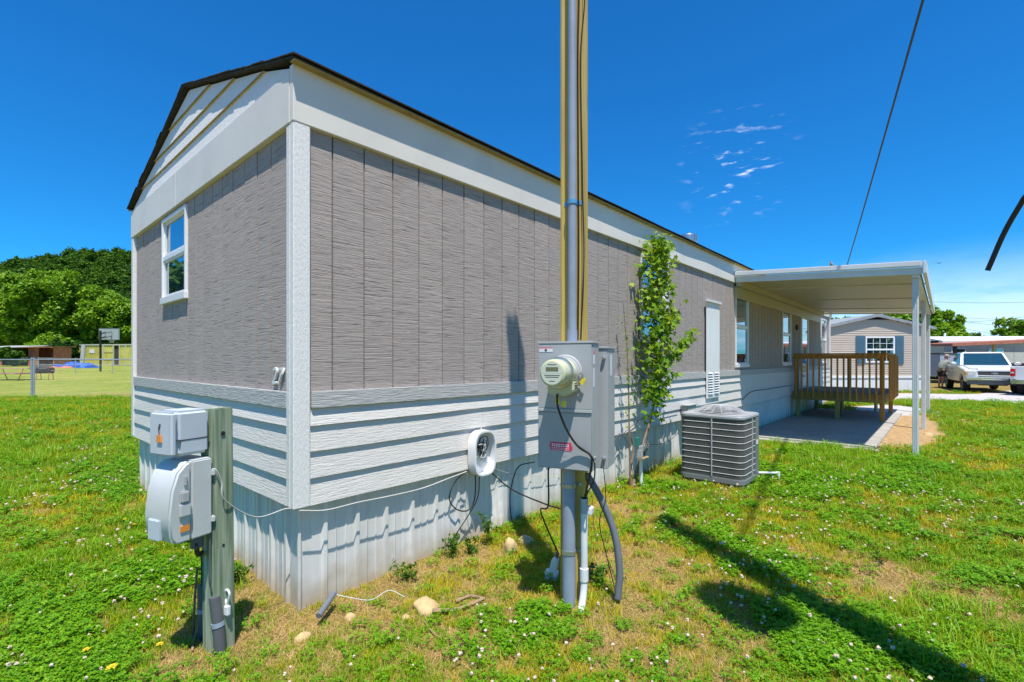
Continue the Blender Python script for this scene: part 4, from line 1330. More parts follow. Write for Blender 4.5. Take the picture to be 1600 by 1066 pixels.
# weeds along the skirting
def weed(px, py, h, n, label, seed):
    rnd = np.random.default_rng(seed)
    b = G(px, py)
    o = thing('weed', label, 'weed', b)
    st = MB(); cs = []
    for k in range(n):
        e = Vector((rnd.normal() * .06, rnd.normal() * .05 - .02, h * (.6 + .5 * rnd.random())))
        p = spline([Vector((rnd.normal() * .02, rnd.normal() * .02, -.02)), e * .5 + Vector((rnd.normal() * .015, 0, 0)), e], 5)
        st.tube(p, .0022, 4)
        for j in range(11):
            cs.append(along(p, .2 + .8 * rnd.random()) + Vector((rnd.normal() * .018, rnd.normal() * .018, rnd.normal() * .012)))
    st.build('stem', 'leaf_mid', o)
    V, Q = leaf_cloud(np.array([tuple(c) for c in cs]), np.full(len(cs), .012), 2, .017, rnd=rnd, aspect=.4)
    link('foliage', numpy_mesh('foliage', V, Q, 'leaf_mid'), o)
weed(765, 850, .24, 7, 'tall feathery weed against the skirting under the white telephone box', 31)
weed(705, 868, .17, 8, 'low bushy weed against the skirting left of the telephone box wires', 32)
weed(735, 862, .12, 6, 'small weed at the skirting foot between two taller weeds', 33)
weed(640, 900, .08, 6, 'tiny weed at the skirting foot near the tan flat rock', 34)
weed(370, 905, .10, 7, 'small grassy weed right of the weathered post', 36)
weed(925, 905, .10, 8, 'leafy weed right behind the yellow pole foot', 37)

# ------------------------------------------------------------------ lawn: instanced tufts on scattered points
def hidden_collection(name, meshes):
    c = bpy.data.collections.new(name)
    for i, me in enumerate(meshes):
        o = bpy.data.objects.new('%s_%02d' % (name, i), me)
        c.objects.link(o)
    return c
def instancer(name, pts, rotz, scale, idx, coll, tilt=None):
    me = bpy.data.meshes.new(name)
    me.vertices.add(len(pts)); me.vertices.foreach_set('co', np.asarray(pts, np.float32).ravel())
    for nm, arr, ty in (('rz', rotz, 'FLOAT'), ('sc', scale, 'FLOAT')):
        a = me.attributes.new(nm, ty, 'POINT'); a.data.foreach_set('value', np.asarray(arr, np.float32))
    a = me.attributes.new('ix', 'INT', 'POINT'); a.data.foreach_set('value', np.asarray(idx, np.int32))
    o = link(name, me)
    ng = bpy.data.node_groups.new(name, 'GeometryNodeTree')
    ng.interface.new_socket('Geometry', in_out='INPUT', socket_type='NodeSocketGeometry')
    ng.interface.new_socket('Geometry', in_out='OUTPUT', socket_type='NodeSocketGeometry')
    N = ng.nodes.new
    gi, go = N('NodeGroupInput'), N('NodeGroupOutput')
    ip = N('GeometryNodeInstanceOnPoints')
    ci = N('GeometryNodeCollectionInfo')
    ci.inputs['Collection'].default_value = coll
    ci.inputs['Separate Children'].default_value = True
    ci.inputs['Reset Children'].default_value = True
    def attr(nm, ty):
        n = N('GeometryNodeInputNamedAttribute'); n.data_type = ty
        n.inputs['Name'].default_value = nm
        return n.outputs['Attribute']
    cx_ = N('ShaderNodeCombineXYZ')
    L_ = ng.links.new
    L_(attr('rz', 'FLOAT'), cx_.inputs['Z'])
    L_(gi.outputs[0], ip.inputs['Points'])
    L_(ci.outputs[0], ip.inputs['Instance'])
    ip.inputs['Pick Instance'].default_value = True
    L_(attr('ix', 'INT'), ip.inputs['Instance Index'])
    L_(cx_.outputs[0], ip.inputs['Rotation'])
    L_(attr('sc', 'FLOAT'), ip.inputs['Scale'])
    L_(ip.outputs[0], go.inputs[0])
    md = o.modifiers.new('scatter', 'NODES')
    md.node_group = ng
    return o
rg = np.random.default_rng(21)
def blade_tuft(n, h, spread, w, m, bend=.6):
    V, Q = [], []
    for k in range(n):
        a = rg.random() * 6.283; r = spread * rg.random() ** .6
        bx_, by_ = r * math.cos(a), r * math.sin(a)
        d = rg.random() * 6.283; dx, dy = math.cos(d), math.sin(d)
        hh = h * (.5 + .7 * rg.random()); lean = hh * bend * rg.random()
        px_, py_ = -dy * w, dx * w
        o = len(V)
        for f, ww in ((0, 1), (.55, .8), (1, .12)):
            x = bx_ + dx * lean * f * f; y = by_ + dy * lean * f * f; z = hh * f * (1 - .15 * f) - .006
            V += [(x - px_ * ww, y - py_ * ww, z), (x + px_ * ww, y + py_ * ww, z)]
        Q += [(o, o + 1, o + 3, o + 2), (o + 2, o + 3, o + 5, o + 4)]
    return numpy_mesh('tuft', np.array(V), np.array(Q), m)
def clover_tuft(n, h, spread, ls):
    V, Q = [], []
    for k in range(n):
        a = rg.random() * 6.283; r = spread * rg.random() ** .5
        c = np.array((r * math.cos(a), r * math.sin(a), h * (.45 + .6 * rg.random())))
        t0 = rg.random() * 6.283
        tx, ty = rg.normal() * .25, rg.normal() * .25
        for j in range(3):
            t = t0 + j * 2.094
            u = np.array((math.cos(t), math.sin(t), math.cos(t) * tx + math.sin(t) * ty + .15)); v = np.array((-math.sin(t), math.cos(t), -math.sin(t) * tx + math.cos(t) * ty))
            o = len(V)
            V += [c, c + u * ls * .6 + v * ls * .48, c + u * ls * 1.15, c + u * ls * .6 - v * ls * .48]
            Q.append((o, o + 1, o + 2, o + 3))
    return numpy_mesh('tuft', np.array(V), np.array(Q), 'clover_leaf')
def flower_mesh(h, r):
    m = MB()
    bm = bmesh.new()
    bmesh.ops.create_icosphere(bm, subdivisions=2, radius=r)
    vs = [tuple(v.co * (1 + .22 * rg.normal()) + Vector((0, 0, h))) for v in bm.verts]
    fs = [tuple(v.index for v in f.verts) for f in bm.faces]
    bm.free()
    m.add(vs, fs)
    me = m.mesh('flower', 'clover_white')
    me.materials.append(MATS['grass_green'])
    st = MB().tube([(0, 0, -.01), (.003, .002, h * .5), (0, 0, h)], .0012, 4)
    bm = bmesh.new(); bm.from_mesh(me)
    vv = [bm.verts.new(v) for v in st.v]
    for f in st.f:
        try:
            q = bm.faces.new([vv[i] for i in f]); q.material_index = 1
        except ValueError:
            pass
    bm.to_mesh(me); bm.free()
    return me
tufts = [blade_tuft(22, .036, .035, .0016, 'grass_green'), blade_tuft(20, .05, .04, .0018, 'grass_green', .9), blade_tuft(18, .085, .035, .0020, 'grass_green', .8),
         blade_tuft(22, .034, .035, .0015, 'grass_yellow'), blade_tuft(18, .05, .04, .0017, 'grass_yellow', .9),
         clover_tuft(26, .042, .05, .0095), clover_tuft(20, .055, .045, .0115), clover_tuft(30, .03, .05, .008),
         blade_tuft(20, .022, .05, .0012, 'dry_grass', 2.6), blade_tuft(12, .03, .05, .0012, 'dry_grass', 3.0)]
tcoll = hidden_collection('lawn_tuft', tufts)
def scatter(dmin, dmax, ang, dens, power, seed):
    r = np.random.default_rng(seed)
    # density dens*(3/d)^power per m2 inside a wide fan round the camera
    ds = np.linspace(dmin, dmax, 4000)
    pdf = dens * (3 / ds) ** power * ds * 2 * ang
    cdf = np.cumsum(pdf) * (ds[1] - ds[0])
    n = int(cdf[-1])
    d = np.interp(r.random(n) * cdf[-1], cdf, ds)
    a = (r.random(n) * 2 - 1) * ang + math.atan2(FW[1], FW[0])
    return CAM[0] + d * np.cos(a), CAM[1] + d * np.sin(a), d
def blocked(x, y):
    b = (x > .03) & (x < HL + .0) & (y > .045) & (y < HW)
    b |= (x > 8.38) & (x < 15.62) & (y > -2.14) & (y < .05)
    b |= (np.abs(x - (AX0 + AX1) / 2) < aw) & (np.abs(y - (AY0 + AY1) / 2) < ad)
    b |= (((x - 12.2) / 3.4) ** 2 + ((y + 2.35) / .55) ** 2) < .55 + .6 * fbm(x, y, 2.5, 12.0)
    b |= (((x - 16.9) / 1.8) ** 2 + ((y + 1.7) / .85) ** 2) < 1
    return b
lane_poly = [G(*p) for p in lane_near + lane_far]
def in_poly(x, y, poly):
    c = np.zeros(len(x), bool)
    n = len(poly)
    for i in range(n):
        x0, y0 = poly[i][0], poly[i][1]; x1, y1 = poly[i - 1][0], poly[i - 1][1]
        cond = ((y0 > y) != (y1 > y)) & (x < (x1 - x0) * (y - y0) / ((y1 - y0) + 1e-12) + x0)
        c ^= cond
    return c
def vnoise(x, y, s, off):
    """cheap value noise"""
    xs, ys = x * s + off, y * s + off * 1.7
    xi, yi = np.floor(xs), np.floor(ys)
    fx, fy = xs - xi, ys - yi
    fx = fx * fx * (3 - 2 * fx); fy = fy * fy * (3 - 2 * fy)
    hsh = lambda a, b: np.mod(np.sin(a * 127.1 + b * 311.7) * 43758.5453, 1)
    return (hsh(xi, yi) * (1 - fx) + hsh(xi + 1, yi) * fx) * (1 - fy) + (hsh(xi, yi + 1) * (1 - fx) + hsh(xi + 1, yi + 1) * fx) * fy
def fbm(x, y, s, off):
    return (vnoise(x, y, s, off) + .5 * vnoise(x, y, s * 2.1, off + 3) + .25 * vnoise(x, y, s * 4.3, off + 7)) / 1.75
bare_spots = [(G(430, 985), .55, .8), (G(560, 960), .5, .7), (G(700, 1000), .5, .55), (G(470, 940), .3, .9), (G(380, 920), .35, .8), (G(300, 1030), .4, .7), (G(1000, 890), .5, .8), (G(1010, 960), .35, .7), (G(960, 990), .4, .6), (G(240, 790), .35, .8),
              (G(990, 800), .5, .6), (G(1400, 905), .55, .75), (G(1560, 950), .5, .7), (G(1480, 920), .4, .6), (G(760, 930), .4, .5), (G(1090, 950), .3, .7), (G(1130, 985), .35, .7), (G(870, 930), .25, .4), (G(330, 975), .3, .8), (G(500, 1040), .4, .5), (G(1110, 1045), .5, .5)]
def bare(x, y):
    b = np.zeros(len(x))
    for p, r, s in bare_spots:
        b = np.maximum(b, min(1, s * 1.15) * np.exp(-((x - p.x) ** 2 + (y - p.y) ** 2) / (r * r * .62)))
    # worn strip along the skirting near the corner
    b = np.maximum(b, .75 * np.exp(-((y + .12) / .22) ** 2) * (x > -.1) * (x < 1.5))
    return b
gxs, gys, gd = scatter(1.55, 30, R(66), 1450, 1.55, 3)
beyond = ((gxs + 1.3) * RT[0] + (gys + 2.9) * RT[1] < -8) & ((gxs + 1.3) * FW[0] + (gys + 2.9) * FW[1] > 19.2)
ok = ~blocked(gxs, gys) & ~in_poly(gxs, gys, lane_poly) & ~beyond
bb = bare(gxs, gys) * (.55 + .9 * fbm(gxs, gys, 6, 4.4))
dryn = fbm(gxs, gys, 1.1, 1.0)
rr = rg.random(len(gxs))
ok &= rr > bb * .74
gxs, gys, gd, bb, dryn = gxs[ok], gys[ok], gd[ok], bb[ok], dryn[ok]
clv = fbm(gxs, gys, 1.5, 8.0)
u1, u2 = rg.random(len(gxs)), rg.random(len(gxs))
tall = fbm(gxs, gys, .9, 15.0)
idx = np.where(u1 < .5, 0, 1)
idx = np.where((tall > .58) & (u1 > .55), 2, idx)
yel = np.clip((dryn - .36) * 3.4, .18, .88)
idx = np.where(u2 < yel, np.where(u1 < .6, 3, 4), idx)
cl_p = np.clip((clv - .50) * 4.0, .10, .68)
u3 = rg.random(len(gxs))
idx = np.where(u3 < cl_p * (gd < 9) + .12 * (gd >= 9), 5 + (u1 * 3).astype(int), idx)
u4 = rg.random(len(gxs))
idx = np.where(u4 < np.clip(bb * .85 + (dryn - .53) * .9 + .05, .05, .75), np.where(u1 < .6, 8, 9), idx)
sc = (.75 + .5 * rg.random(len(gxs))) * np.clip((gd / 3.2) ** .55, .85, 2.6)
# loose straw where the turf is worn away
sx_, sy_, sd_ = scatter(1.7, 9, R(62), 620, 1.2, 14)
kp = ~blocked(sx_, sy_) & (rg.random(len(sx_)) < np.clip(bare(sx_, sy_) * .9 - .2, 0, .7))
sx_, sy_, sd_ = sx_[kp], sy_[kp], sd_[kp]
gxs, gys = np.concatenate([gxs, sx_]), np.concatenate([gys, sy_])
idx = np.concatenate([idx, np.where(rg.random(len(sx_)) < .12, 0, 8 + (rg.random(len(sx_)) < .5))]).astype(int)
sc = np.concatenate([sc, .7 + .7 * rg.random(len(sx_))])
lawn = instancer('lawn_grass', np.stack([gxs, gys, gz(gxs, gys)], 1), rg.random(len(gxs)) * 6.283, sc, idx, tcoll)
tag(lawn, 'mown green and yellow grass with clover covering the yard', 'grass', kind='stuff')
# clover blossoms
fcoll = hidden_collection('clover_blossom', [flower_mesh(.048, .0068), flower_mesh(.062, .0085), flower_mesh(.04, .006)])
fx, fy, fd = scatter(1.8, 18, R(60), 150, .75, 9)
fn = fbm(fx, fy, .9, 8.0) * .6 + fbm(fx, fy, 2.1, 31.0) * .5
spots = [(G(210, 915), .55), (G(170, 1000), .5), (G(60, 780), .9), (G(1180, 930), .7), (G(1300, 985), .6), (G(1400, 1030), .5), (G(1150, 800), 1.0), (G(1330, 760), 1.2), (G(800, 1030), .5), (G(1250, 870), .7), (G(700, 1050), .5)]
bonus = np.zeros(len(fx))
for p, r in spots:
    bonus = np.maximum(bonus, np.exp(-((fx - p.x) ** 2 + (fy - p.y) ** 2) / (r * r)))
ok = ~blocked(fx, fy) & ~in_poly(fx, fy, lane_poly) & (rg.random(len(fx)) < np.clip((fn - .52) * 1.6, .02, .5) + bonus * .5) & (bare(fx, fy) < .5)
fx, fy, fd = fx[ok], fy[ok], fd[ok]
fl = instancer('clover_flowers', np.stack([fx, fy, gz(fx, fy)], 1), rg.random(len(fx)) * 6.283, (.8 + .5 * rg.random(len(fx))) * np.clip((fd / 4) ** .3, .95, 1.5), rg.integers(0, 3, len(fx)), fcoll)
tag(fl, 'small white clover blossoms scattered over the lawn', 'flowers', kind='stuff')
# dandelions
for k, (px, py, lab) in enumerate(((195, 822, 'yellow dandelion left of the grey cable box'), (250, 1025, 'yellow dandelion in front of the weathered post foot'), (175, 1062, 'largest yellow dandelion at the clover patch edge'), (210, 830, 'smaller yellow dandelion beside the one left of the cable box'), (135, 1034, 'dull yellow dandelion among the white clover'))):
    p = G(px, py)
    dd = thing('dandelion', lab, 'flower', p)
    MB().tube([(0, 0, -.01), (.004, .0, .03), (0, 0, .06)], .0018, 5).build('stem', 'grass_green', dd)
    h = MB()
    for j in range(26):
        a = j * 2.4; r0 = .004 + .016 * (j / 26) * (1.3 if k == 2 else .85)
        h.add([(0, 0, .058), (r0 * math.cos(a - .2), r0 * math.sin(a - .2), .068 - .006 * j / 26), (r0 * 1.15 * math.cos(a), r0 * 1.15 * math.sin(a), .070 - .010 * j / 26), (r0 * math.cos(a + .2), r0 * math.sin(a + .2), .068 - .006 * j / 26)], [(0, 1, 2, 3)])
    h.build('blossom', 'dandelion_yellow', dd)

# ------------------------------------------------------------------ rocks and litter on the ground
def rock(name, label, p, s, seed, m='stone_tan', flat=.5, cat='rock'):
    bm = bmesh.new()
    bmesh.ops.create_icosphere(bm, subdivisions=3, radius=1)
    for v in bm.verts:
        c = v.co.copy()
        k = 1 + .28 * mnoise.noise(c * 1.2 + Vector((seed, 0, 0))) + .08 * mnoise.noise(c * 3.5 + Vector((0, seed, 0)))
        v.co = Vector((c.x * s[0] * k, c.y * s[1] * k, max(-.4, c.z) * s[2] * k))
    me = bpy.data.meshes.new(name); bm.to_mesh(me); bm.free()
    me.polygons.foreach_set('use_smooth', [True] * len(me.polygons))
    me.materials.append(MATS[m])
    return tag(link(name, me, None, p + Vector((0, 0, s[2] * .12 + float(gz(p.x, p.y)))), seed), label, cat)
rock('rock', 'flat tan rock lying in the grass in front of the skirting', G(668, 945), (.095, .075, .055), 1.3)
rock('rock', 'small tan stone beside the flat rock', G(635, 958), (.03, .022, .02), 2.2)
rock('rock', 'tan stone at the skirting corner below the house corner', G(472, 985), (.045, .035, .03), 3.1)
rock('rock', 'upright tan rock propping the bent skirting sheet', G(797, 862), (.06, .05, .10), 4.7)
rock('rock', 'brown rock beside the bent skirting sheet', G(822, 848), (.075, .05, .055), 5.9)
rock('rock', 'pale stone half sunk near the small litter pipe', G(548, 955), (.035, .03, .03), 6.1)
rock('rock', 'flat pale stone in the grass beside the end skirting', G(240, 800), (.09, .06, .03), 7.5)
rock('rock', 'small tan stone near the white drain pipe on the lawn', G(1340, 747), (.09, .06, .05), 8.2)
rock('rock', 'pale flat stone near the carport column foot', G(1450, 680), (.16, .08, .04), 9.4)
def stick(label, pts, r, m='dead_wood', name='stick'):
    pp = spline([p + Vector((0, 0, r + .004 + random.uniform(0, .012) + float(gz(p.x, p.y)))) for p in pts], 6)
    tag(MB().tube(pp, [r * (1 - .4 * i / len(pp)) for i in range(len(pp))], 6).build(name, m, smooth=True), label, 'stick')
stick('rotten brown branch lying right of the flat tan rock', [G(675, 955), G(715, 952), G(755, 938)], .014)
stick('short rotten branch above the longer rotten one', [G(712, 940), G(735, 932), G(758, 936)], .011)
stick('thin curved dark twig in the grass in front of the flat rock', [G(662, 965), G(680, 990), G(705, 1000), G(728, 1012)], .004)
stick('thin twig among the clover in front of the yellow pole', [G(795, 1012), G(815, 1002), G(840, 985)], .004)
stick('broken dry stick at the weathered post foot', [G(300, 1010), G(305, 985), G(312, 968)], .007)
stick('short thick twig in the bare soil right of the weathered post', [G(333, 1058), G(345, 1045), G(356, 1036)], .008)
lp = thing('pipe_offcut', 'short grey corrugated pipe piece at the skirting foot', 'pipe', G(495, 965))
pa, pb = G(498, 968) - G(495, 965), G(522, 940) - G(495, 965)
pp = [Vector((pa.x, pa.y, .02)).lerp(Vector((pb.x, pb.y, .05)), i / 15) for i in range(16)]
MB().tube(pp, [.017 + .002 * (i % 2) for i in range(16)], 10).build('pipe', 'flex_grey', lp, smooth=True, sharp=60)
cable('ground_string', 'pale wire lying in the grass from the grey pipe piece', [G(522, 940) + Vector((0, 0, .045)), G(550, 942) + Vector((0, 0, .03)), G(580, 945) + Vector((0, 0, .03)), G(608, 930) + Vector((0, 0, .03)), G(632, 938) + Vector((0, 0, .02))], .0025, 'white_cable', 'wire')

# ------------------------------------------------------------------ left background: fence, play field, sheds, trees, hill
def GL(px, py, depth):
    """a spot on the rising field at a given depth"""
    p = D(px, py, depth)
    return Vector((p.x, p.y, float(gz(p.x, p.y))))
mat('fence_steel', (.42, .45, .47), .4, metal=.55, var=.1)
mat('red_paint', (.40, .09, .075), .6, var=.2)
mat('pink_wood', (.52, .26, .24), .7, var=.2, vs=9)
mat('tarp_blue', (.006, .10, .48), .45, var=.25, vs=3)
mat('container', (.48, .46, .10), .6, var=.2, vs=.8, dirt=((.30, .22, .07), .6))
mat('container_frame', (.52, .52, .38), .6, var=.1)
mat('tin', (.55, .58, .58), .45, metal=.3, var=.15)
mat('orange_wall', (.45, .16, .09), .8, var=.25, vs=2)
mat('junk_dark', (.05, .045, .04), .8, var=.3)
mat('acrylic', (.35, .40, .42), .15, var=.1)
def fence(label, pts, h, post_every, rails, cat='fence', mesh=True):
    o = thing('chain_link_fence', label, cat, pts[0])
    b = Vector(pts[0])
    P = [Vector(p) - b for p in pts]
    for i in range(len(P) - 1):
        for rz in rails:
            MB().tube([P[i] + Vector((0, 0, rz)), P[i + 1] + Vector((0, 0, rz))], .021, 8).build('rail', 'fence_steel', o, smooth=True)
        d = P[i + 1] - P[i]
        L = d.length
        k = 0
        while k * post_every <= L:
            q = P[i] + d * (k * post_every / L)
            r = .036 if k == 0 else .026
            po = MB().tube([q + Vector((0, 0, -.2)), q + Vector((0, 0, h + .03))], r, 10).build('post', 'fence_steel', o, smooth=True)
            MB().lathe([(r + .008, h + .03), (r + .006, h + .055), (.005, h + .075)], Matrix.Translation(q), 10).build('cap', 'fence_steel', po)
            k += 1
        if mesh:
            m = MB()
            step = .0707
            n = int((L + h) / step)
            u = d.normalized()
            for s in range(n):
                for sg in (1, -1):
                    a0 = s * step if sg == 1 else s * step - h
                    x0, x1 = a0, a0 + (-h if sg == 1 else h)
                    # clip to 0..L
                    p0, p1 = (x0, 0.02), (x1, h)
                    def clip(p0, p1):
                        (xa, za), (xb, zb) = p0, p1
                        if xa > xb: xa, za, xb, zb = xb, zb, xa, za
                        if xb <= 0 or xa >= L: return None
                        if xa < 0: za += (zb - za) * (0 - xa) / (xb - xa); xa = 0
                        if xb > L: zb = za + (zb - za) * (L - xa) / (xb - xa); xb = L
                        return (xa, za), (xb, zb)
                    c = clip(p0, p1)
                    if c:
                        m.tube([P[i] + u * c[0][0] + Vector((0, 0, c[0][1])), P[i] + u * c[1][0] + Vector((0, 0, c[1][1]))], .0016, 3, False)
            tag(m.build('wire_mesh', 'fence_steel', o), kind='stuff')
    return o
fA = GL(53, 621, 19.3)
f0, f1 = GL(-260, 640, 19.3), GL(330, 617, 19.8)
fence('chain link fence with top rail along the near edge of the field', [fA, f1], 1.50, 5.2, [1.50])
fence('chain link fence running off to the left of its corner post', [fA + Vector((-.06, .05, 0)), f0], 1.50, 3.05, [1.50])
g0_, g1_ = GL(60, 590, 40), GL(260, 590, 40)
fence('low far chain link fence with two rails in front of the basketball hoop', [g0_, g1_], 1.22, 3.05, [1.22, .72], mesh=False)
# worn strip of dry soil along the fence
wp = [GL(x, 620, 18.9 - .25 * math.sin(x * .05)) for x in range(-250, 320, 25)] + [GL(x, 618, 19.7 + .3 * math.sin(x * .11)) for x in range(310, -260, -25)]
sheet('dirt_strip', wp, .012, 'dirt')

# picnic table
pt_ = GL(20, 596, 31)
tb = thing('picnic_table', 'red framed picnic table with faded plank top on the field', 'picnic table', pt_, R(-42))
for k in range(5):
    box('top_plank', 'pink_wood', tb, (-1.1, 1.1, -.36 + k * .145, -.225 + k * .145, .72, .76))
for sy in (-1, 1):
    for k in range(2):
        box('bench_plank', 'pink_wood', tb, (-1.1, 1.1, sy * .68 - .14 + k * .145, sy * .68 - .005 + k * .145, .43, .47))
for sx in (-.8, .8):
    for sy in (-1, 1):
        MB().tube([(sx, sy * .60, .0), (sx, sy * .25, .72)], .022, 8).build('leg', 'red_paint', tb, smooth=True)
    MB().tube([(sx, -.80, .41), (sx, .80, .41)], .022, 8).build('brace', 'red_paint', tb, smooth=True)
bb_ = GL(70, 596, 31.5)
gr = thing('barrel_grill', 'black barrel grill on thin legs beside the picnic table', 'grill', bb_, R(-40))
MB().tube([(-.45, 0, .62), (.45, 0, .62)], .2, 18).build('barrel', 'rubber', gr, smooth=True)
for sx in (-.35, .35):
    for sy in (-.14, .14):
        MB().tube([(sx, sy * 1.5, 0), (sx, sy, .50)], .018, 6).build('leg', 'red_paint', gr)
MB().tube([(-.2, -.21, .72), (.2, -.21, .72)], .012, 6).build('handle', 'steel', gr)
MB().box(.48, .95, -.15, .15, .60, .63).build('side_shelf', 'pink_wood', gr)
# basketball hoop, seen from behind
hp = GL(157, 583, 44)
bk = thing('basketball_hoop', 'basketball hoop with clear backboard on a black pole', 'basketball hoop', hp, math.atan2(FW[1], FW[0]) - R(90))
MB().box(-.06, .06, -.06, .06, -.2, 3.7).build('pole', 'rubber', bk)
for sx in (-.3, .3):
    MB().beam((0, .0, 3.0), (sx, .9, 3.25), .05, .05).build('arm', 'rubber', bk)
    MB().beam((0, .0, 3.4), (sx, .9, 3.65), .05, .05).build('arm', 'rubber', bk)
MB().box(-.90, .90, .93, .96, 2.95, 3.95).build('backboard', 'acrylic', bk)
for q in ((-.92, .92, .92, .97, 2.90, 2.95), (-.92, .92, .92, .97, 3.95, 4.0), (-.95, -.90, .92, .97, 2.9, 4.0), (.90, .95, .92, .97, 2.9, 4.0)):
    box('backboard_frame', 'steel', bk, q)
MB().tube([(.23 * math.cos(a), 1.23 + .23 * math.sin(a), 3.05) for a in [2 * math.pi * i / 20 for i in range(21)]], .012, 6, False).build('rim', 'orange_tag', bk)
nm = MB()
for k in range(12):
    a = 2 * math.pi * k / 12
    nm.tube([(.23 * math.cos(a), 1.23 + .23 * math.sin(a), 3.04), (.13 * math.cos(a + .4), 1.23 + .13 * math.sin(a + .4), 2.65)], .012, 3)
nm.build('net', 'white_print', bk)
# shipping container with ribbed walls and an open door
ct = GL(165, 574, 60)
cn = thing('storage_container', 'yellowish green storage container with a dark open door', 'container', ct, math.atan2(FW[1], FW[0]) - R(96))
W_ = 4.0
for x0, x1 in ((-W_, 1.15), (1.85, 6.5)):
    n = int((x1 - x0) / .28)
    for k in range(n):
        a = x0 + (x1 - x0) * k / n; b = x0 + (x1 - x0) * (k + 1) / n
        MB().prism([(a, 0), (a + (b - a) * .35, 0), (a + (b - a) * .5, .04), (a + (b - a) * .85, .04), (b, 0), (b, .1), (a, .1)], lambda u, v, w: (u, v, w), .1, 2.5).build('wall_rib', 'container', cn)
MB().box(-W_, 6.5, .11, 2.5, .05, 2.52).build('shell', 'junk_dark', cn)
for q in ((-W_ - .02, 6.52, -.05, .1, 2.50, 2.64), (-W_ - .02, 6.52, -.05, .1, .0, .1), (-W_ - .06, -W_ + .08, -.06, .1, .0, 2.64), (1.05, 1.15, -.06, .1, .1, 2.5), (1.85, 1.95, -.06, .1, .1, 2.5), (2.7, 2.78, -.06, .05, .1, 2.5), (-.35, -.25, -.06, .05, .1, 2.5)):
    box('frame', 'container_frame', cn, q)
MB().box(-W_, 6.5, .1, 2.52, 2.53, 2.63).build('roof', 'container_frame', cn)
MB().box(-2.2, -1.5, -.02, -.005, 1.55, 2.0).build('marking', 'white_print', cn)
for zz in (.8, 1.7):
    MB().box(-.2, 1.0, -.045, -.015, zz, zz + .06).build('door_bar', 'container_frame', cn)
# leaning light tank or slab by the container
lp_ = GL(128, 574, 57)
ls = MB().prism([(-.22, 0), (.22, 0), (.42, 2.55), (.0, 2.55)], lambda u, v, w: (u, w, v), -.1, .1).build('leaning_panel', 'tin', bevel=.02)
ls.location = lp_; ls.rotation_euler = (0, 0, math.atan2(FW[1], FW[0]) - R(90))
tag(ls, 'pale panel leaning against the yellowish container', 'panel')
# tarp heap
def heap(name, label, p, s, m, seed, cat):
    bm = bmesh.new()
    bmesh.ops.create_grid(bm, x_segments=34, y_segments=22, size=1)
    for v in bm.verts:
        x, y = v.co.x, v.co.y
        e = max(0, 1 - x ** 4) * max(0, 1 - y ** 4)
        h = (.55 + .45 * mnoise.noise(Vector((x * 2.2 + seed, y * 2.2, .2))) + .22 * mnoise.noise(Vector((x * 6, y * 6, seed)))) * e ** .4
        v.co = Vector((x * s[0], y * s[1], max(0, h) * s[2] - .02))
    me = bpy.data.meshes.new(name); bm.to_mesh(me); bm.free()
    me.materials.append(MATS[m])
    return tag(link(name, me, None, p, math.atan2(FW[1], FW[0]) - R(90)), label, cat)
heap('blue_tarp', 'crumpled bright blue tarp over a heap on the field', GL(118, 577, 52), (1.75, 1.0, .85), 'tarp_blue', 3.1, 'tarp')
heap('scrap_heap', 'dark scrap heap left of the blue tarp', GL(80, 577, 52), (1.6, .9, .5), 'junk_dark', 7.7, 'heap')
heap('board_heap', 'low heap of reddish boards between the scrap and the tarp', GL(96, 578, 51), (1.3, .7, .3), 'orange_wall', 1.7, 'heap')
def shed(name, label, px, depth, w, d, h, mw, mr, roof_h=.25, open_front=True, yaw=0):
    p = GL(px, 580, depth)
    o = thing(name, label, 'shed', p, math.atan2(FW[1], FW[0]) - R(90) + yaw)
    box('back_wall', mw, o, (-w / 2, w / 2, d - .08, d, 0, h))
    for x in (-w / 2, w / 2 - .08):
        box('side_wall', mw, o, (x, x + .08, 0, d - .081, 0, h))
    if open_front:
        box('front_panel', mw, o, (-w / 2 + .081, -w * .1, .0, .08, 0, h * .99))
        box('counter', 'tin', o, (-w * .1 + .002, w / 2 - .081, -.05, .3, .9, .98))
    else:
        box('front_wall', mw, o, (-w / 2 + .081, w / 2 - .081, 0, .08, 0, h * .99))
    MB().add([(-w / 2 - .3, -.5, h), (w / 2 + .3, -.5, h + roof_h * .3), (w / 2 + .3, d + .3, h + roof_h * 1.3), (-w / 2 - .3, d + .3, h + roof_h), (-w / 2 - .3, -.5, h + .08), (w / 2 + .3, -.5, h + roof_h * .3 + .08), (w / 2 + .3, d + .3, h + roof_h * 1.3 + .08), (-w / 2 - .3, d + .3, h + roof_h + .08)],
             [(0, 3, 2, 1), (4, 5, 6, 7), (0, 1, 5, 4), (1, 2, 6, 5), (2, 3, 7, 6), (3, 0, 4, 7)]).build('roof', mr, o)
    return o
shed('open_shed', 'low reddish shed with pale tin roof beyond the fence', 10, 56, 5.6, 3, 2.0, 'orange_wall', 'tin', .3)
shed('market_stall', 'small orange brown stall standing right of the tin roofed shed', 64, 55, 2.9, 2.2, 2.1, 'orange_wall', 'orange_wall', .1)
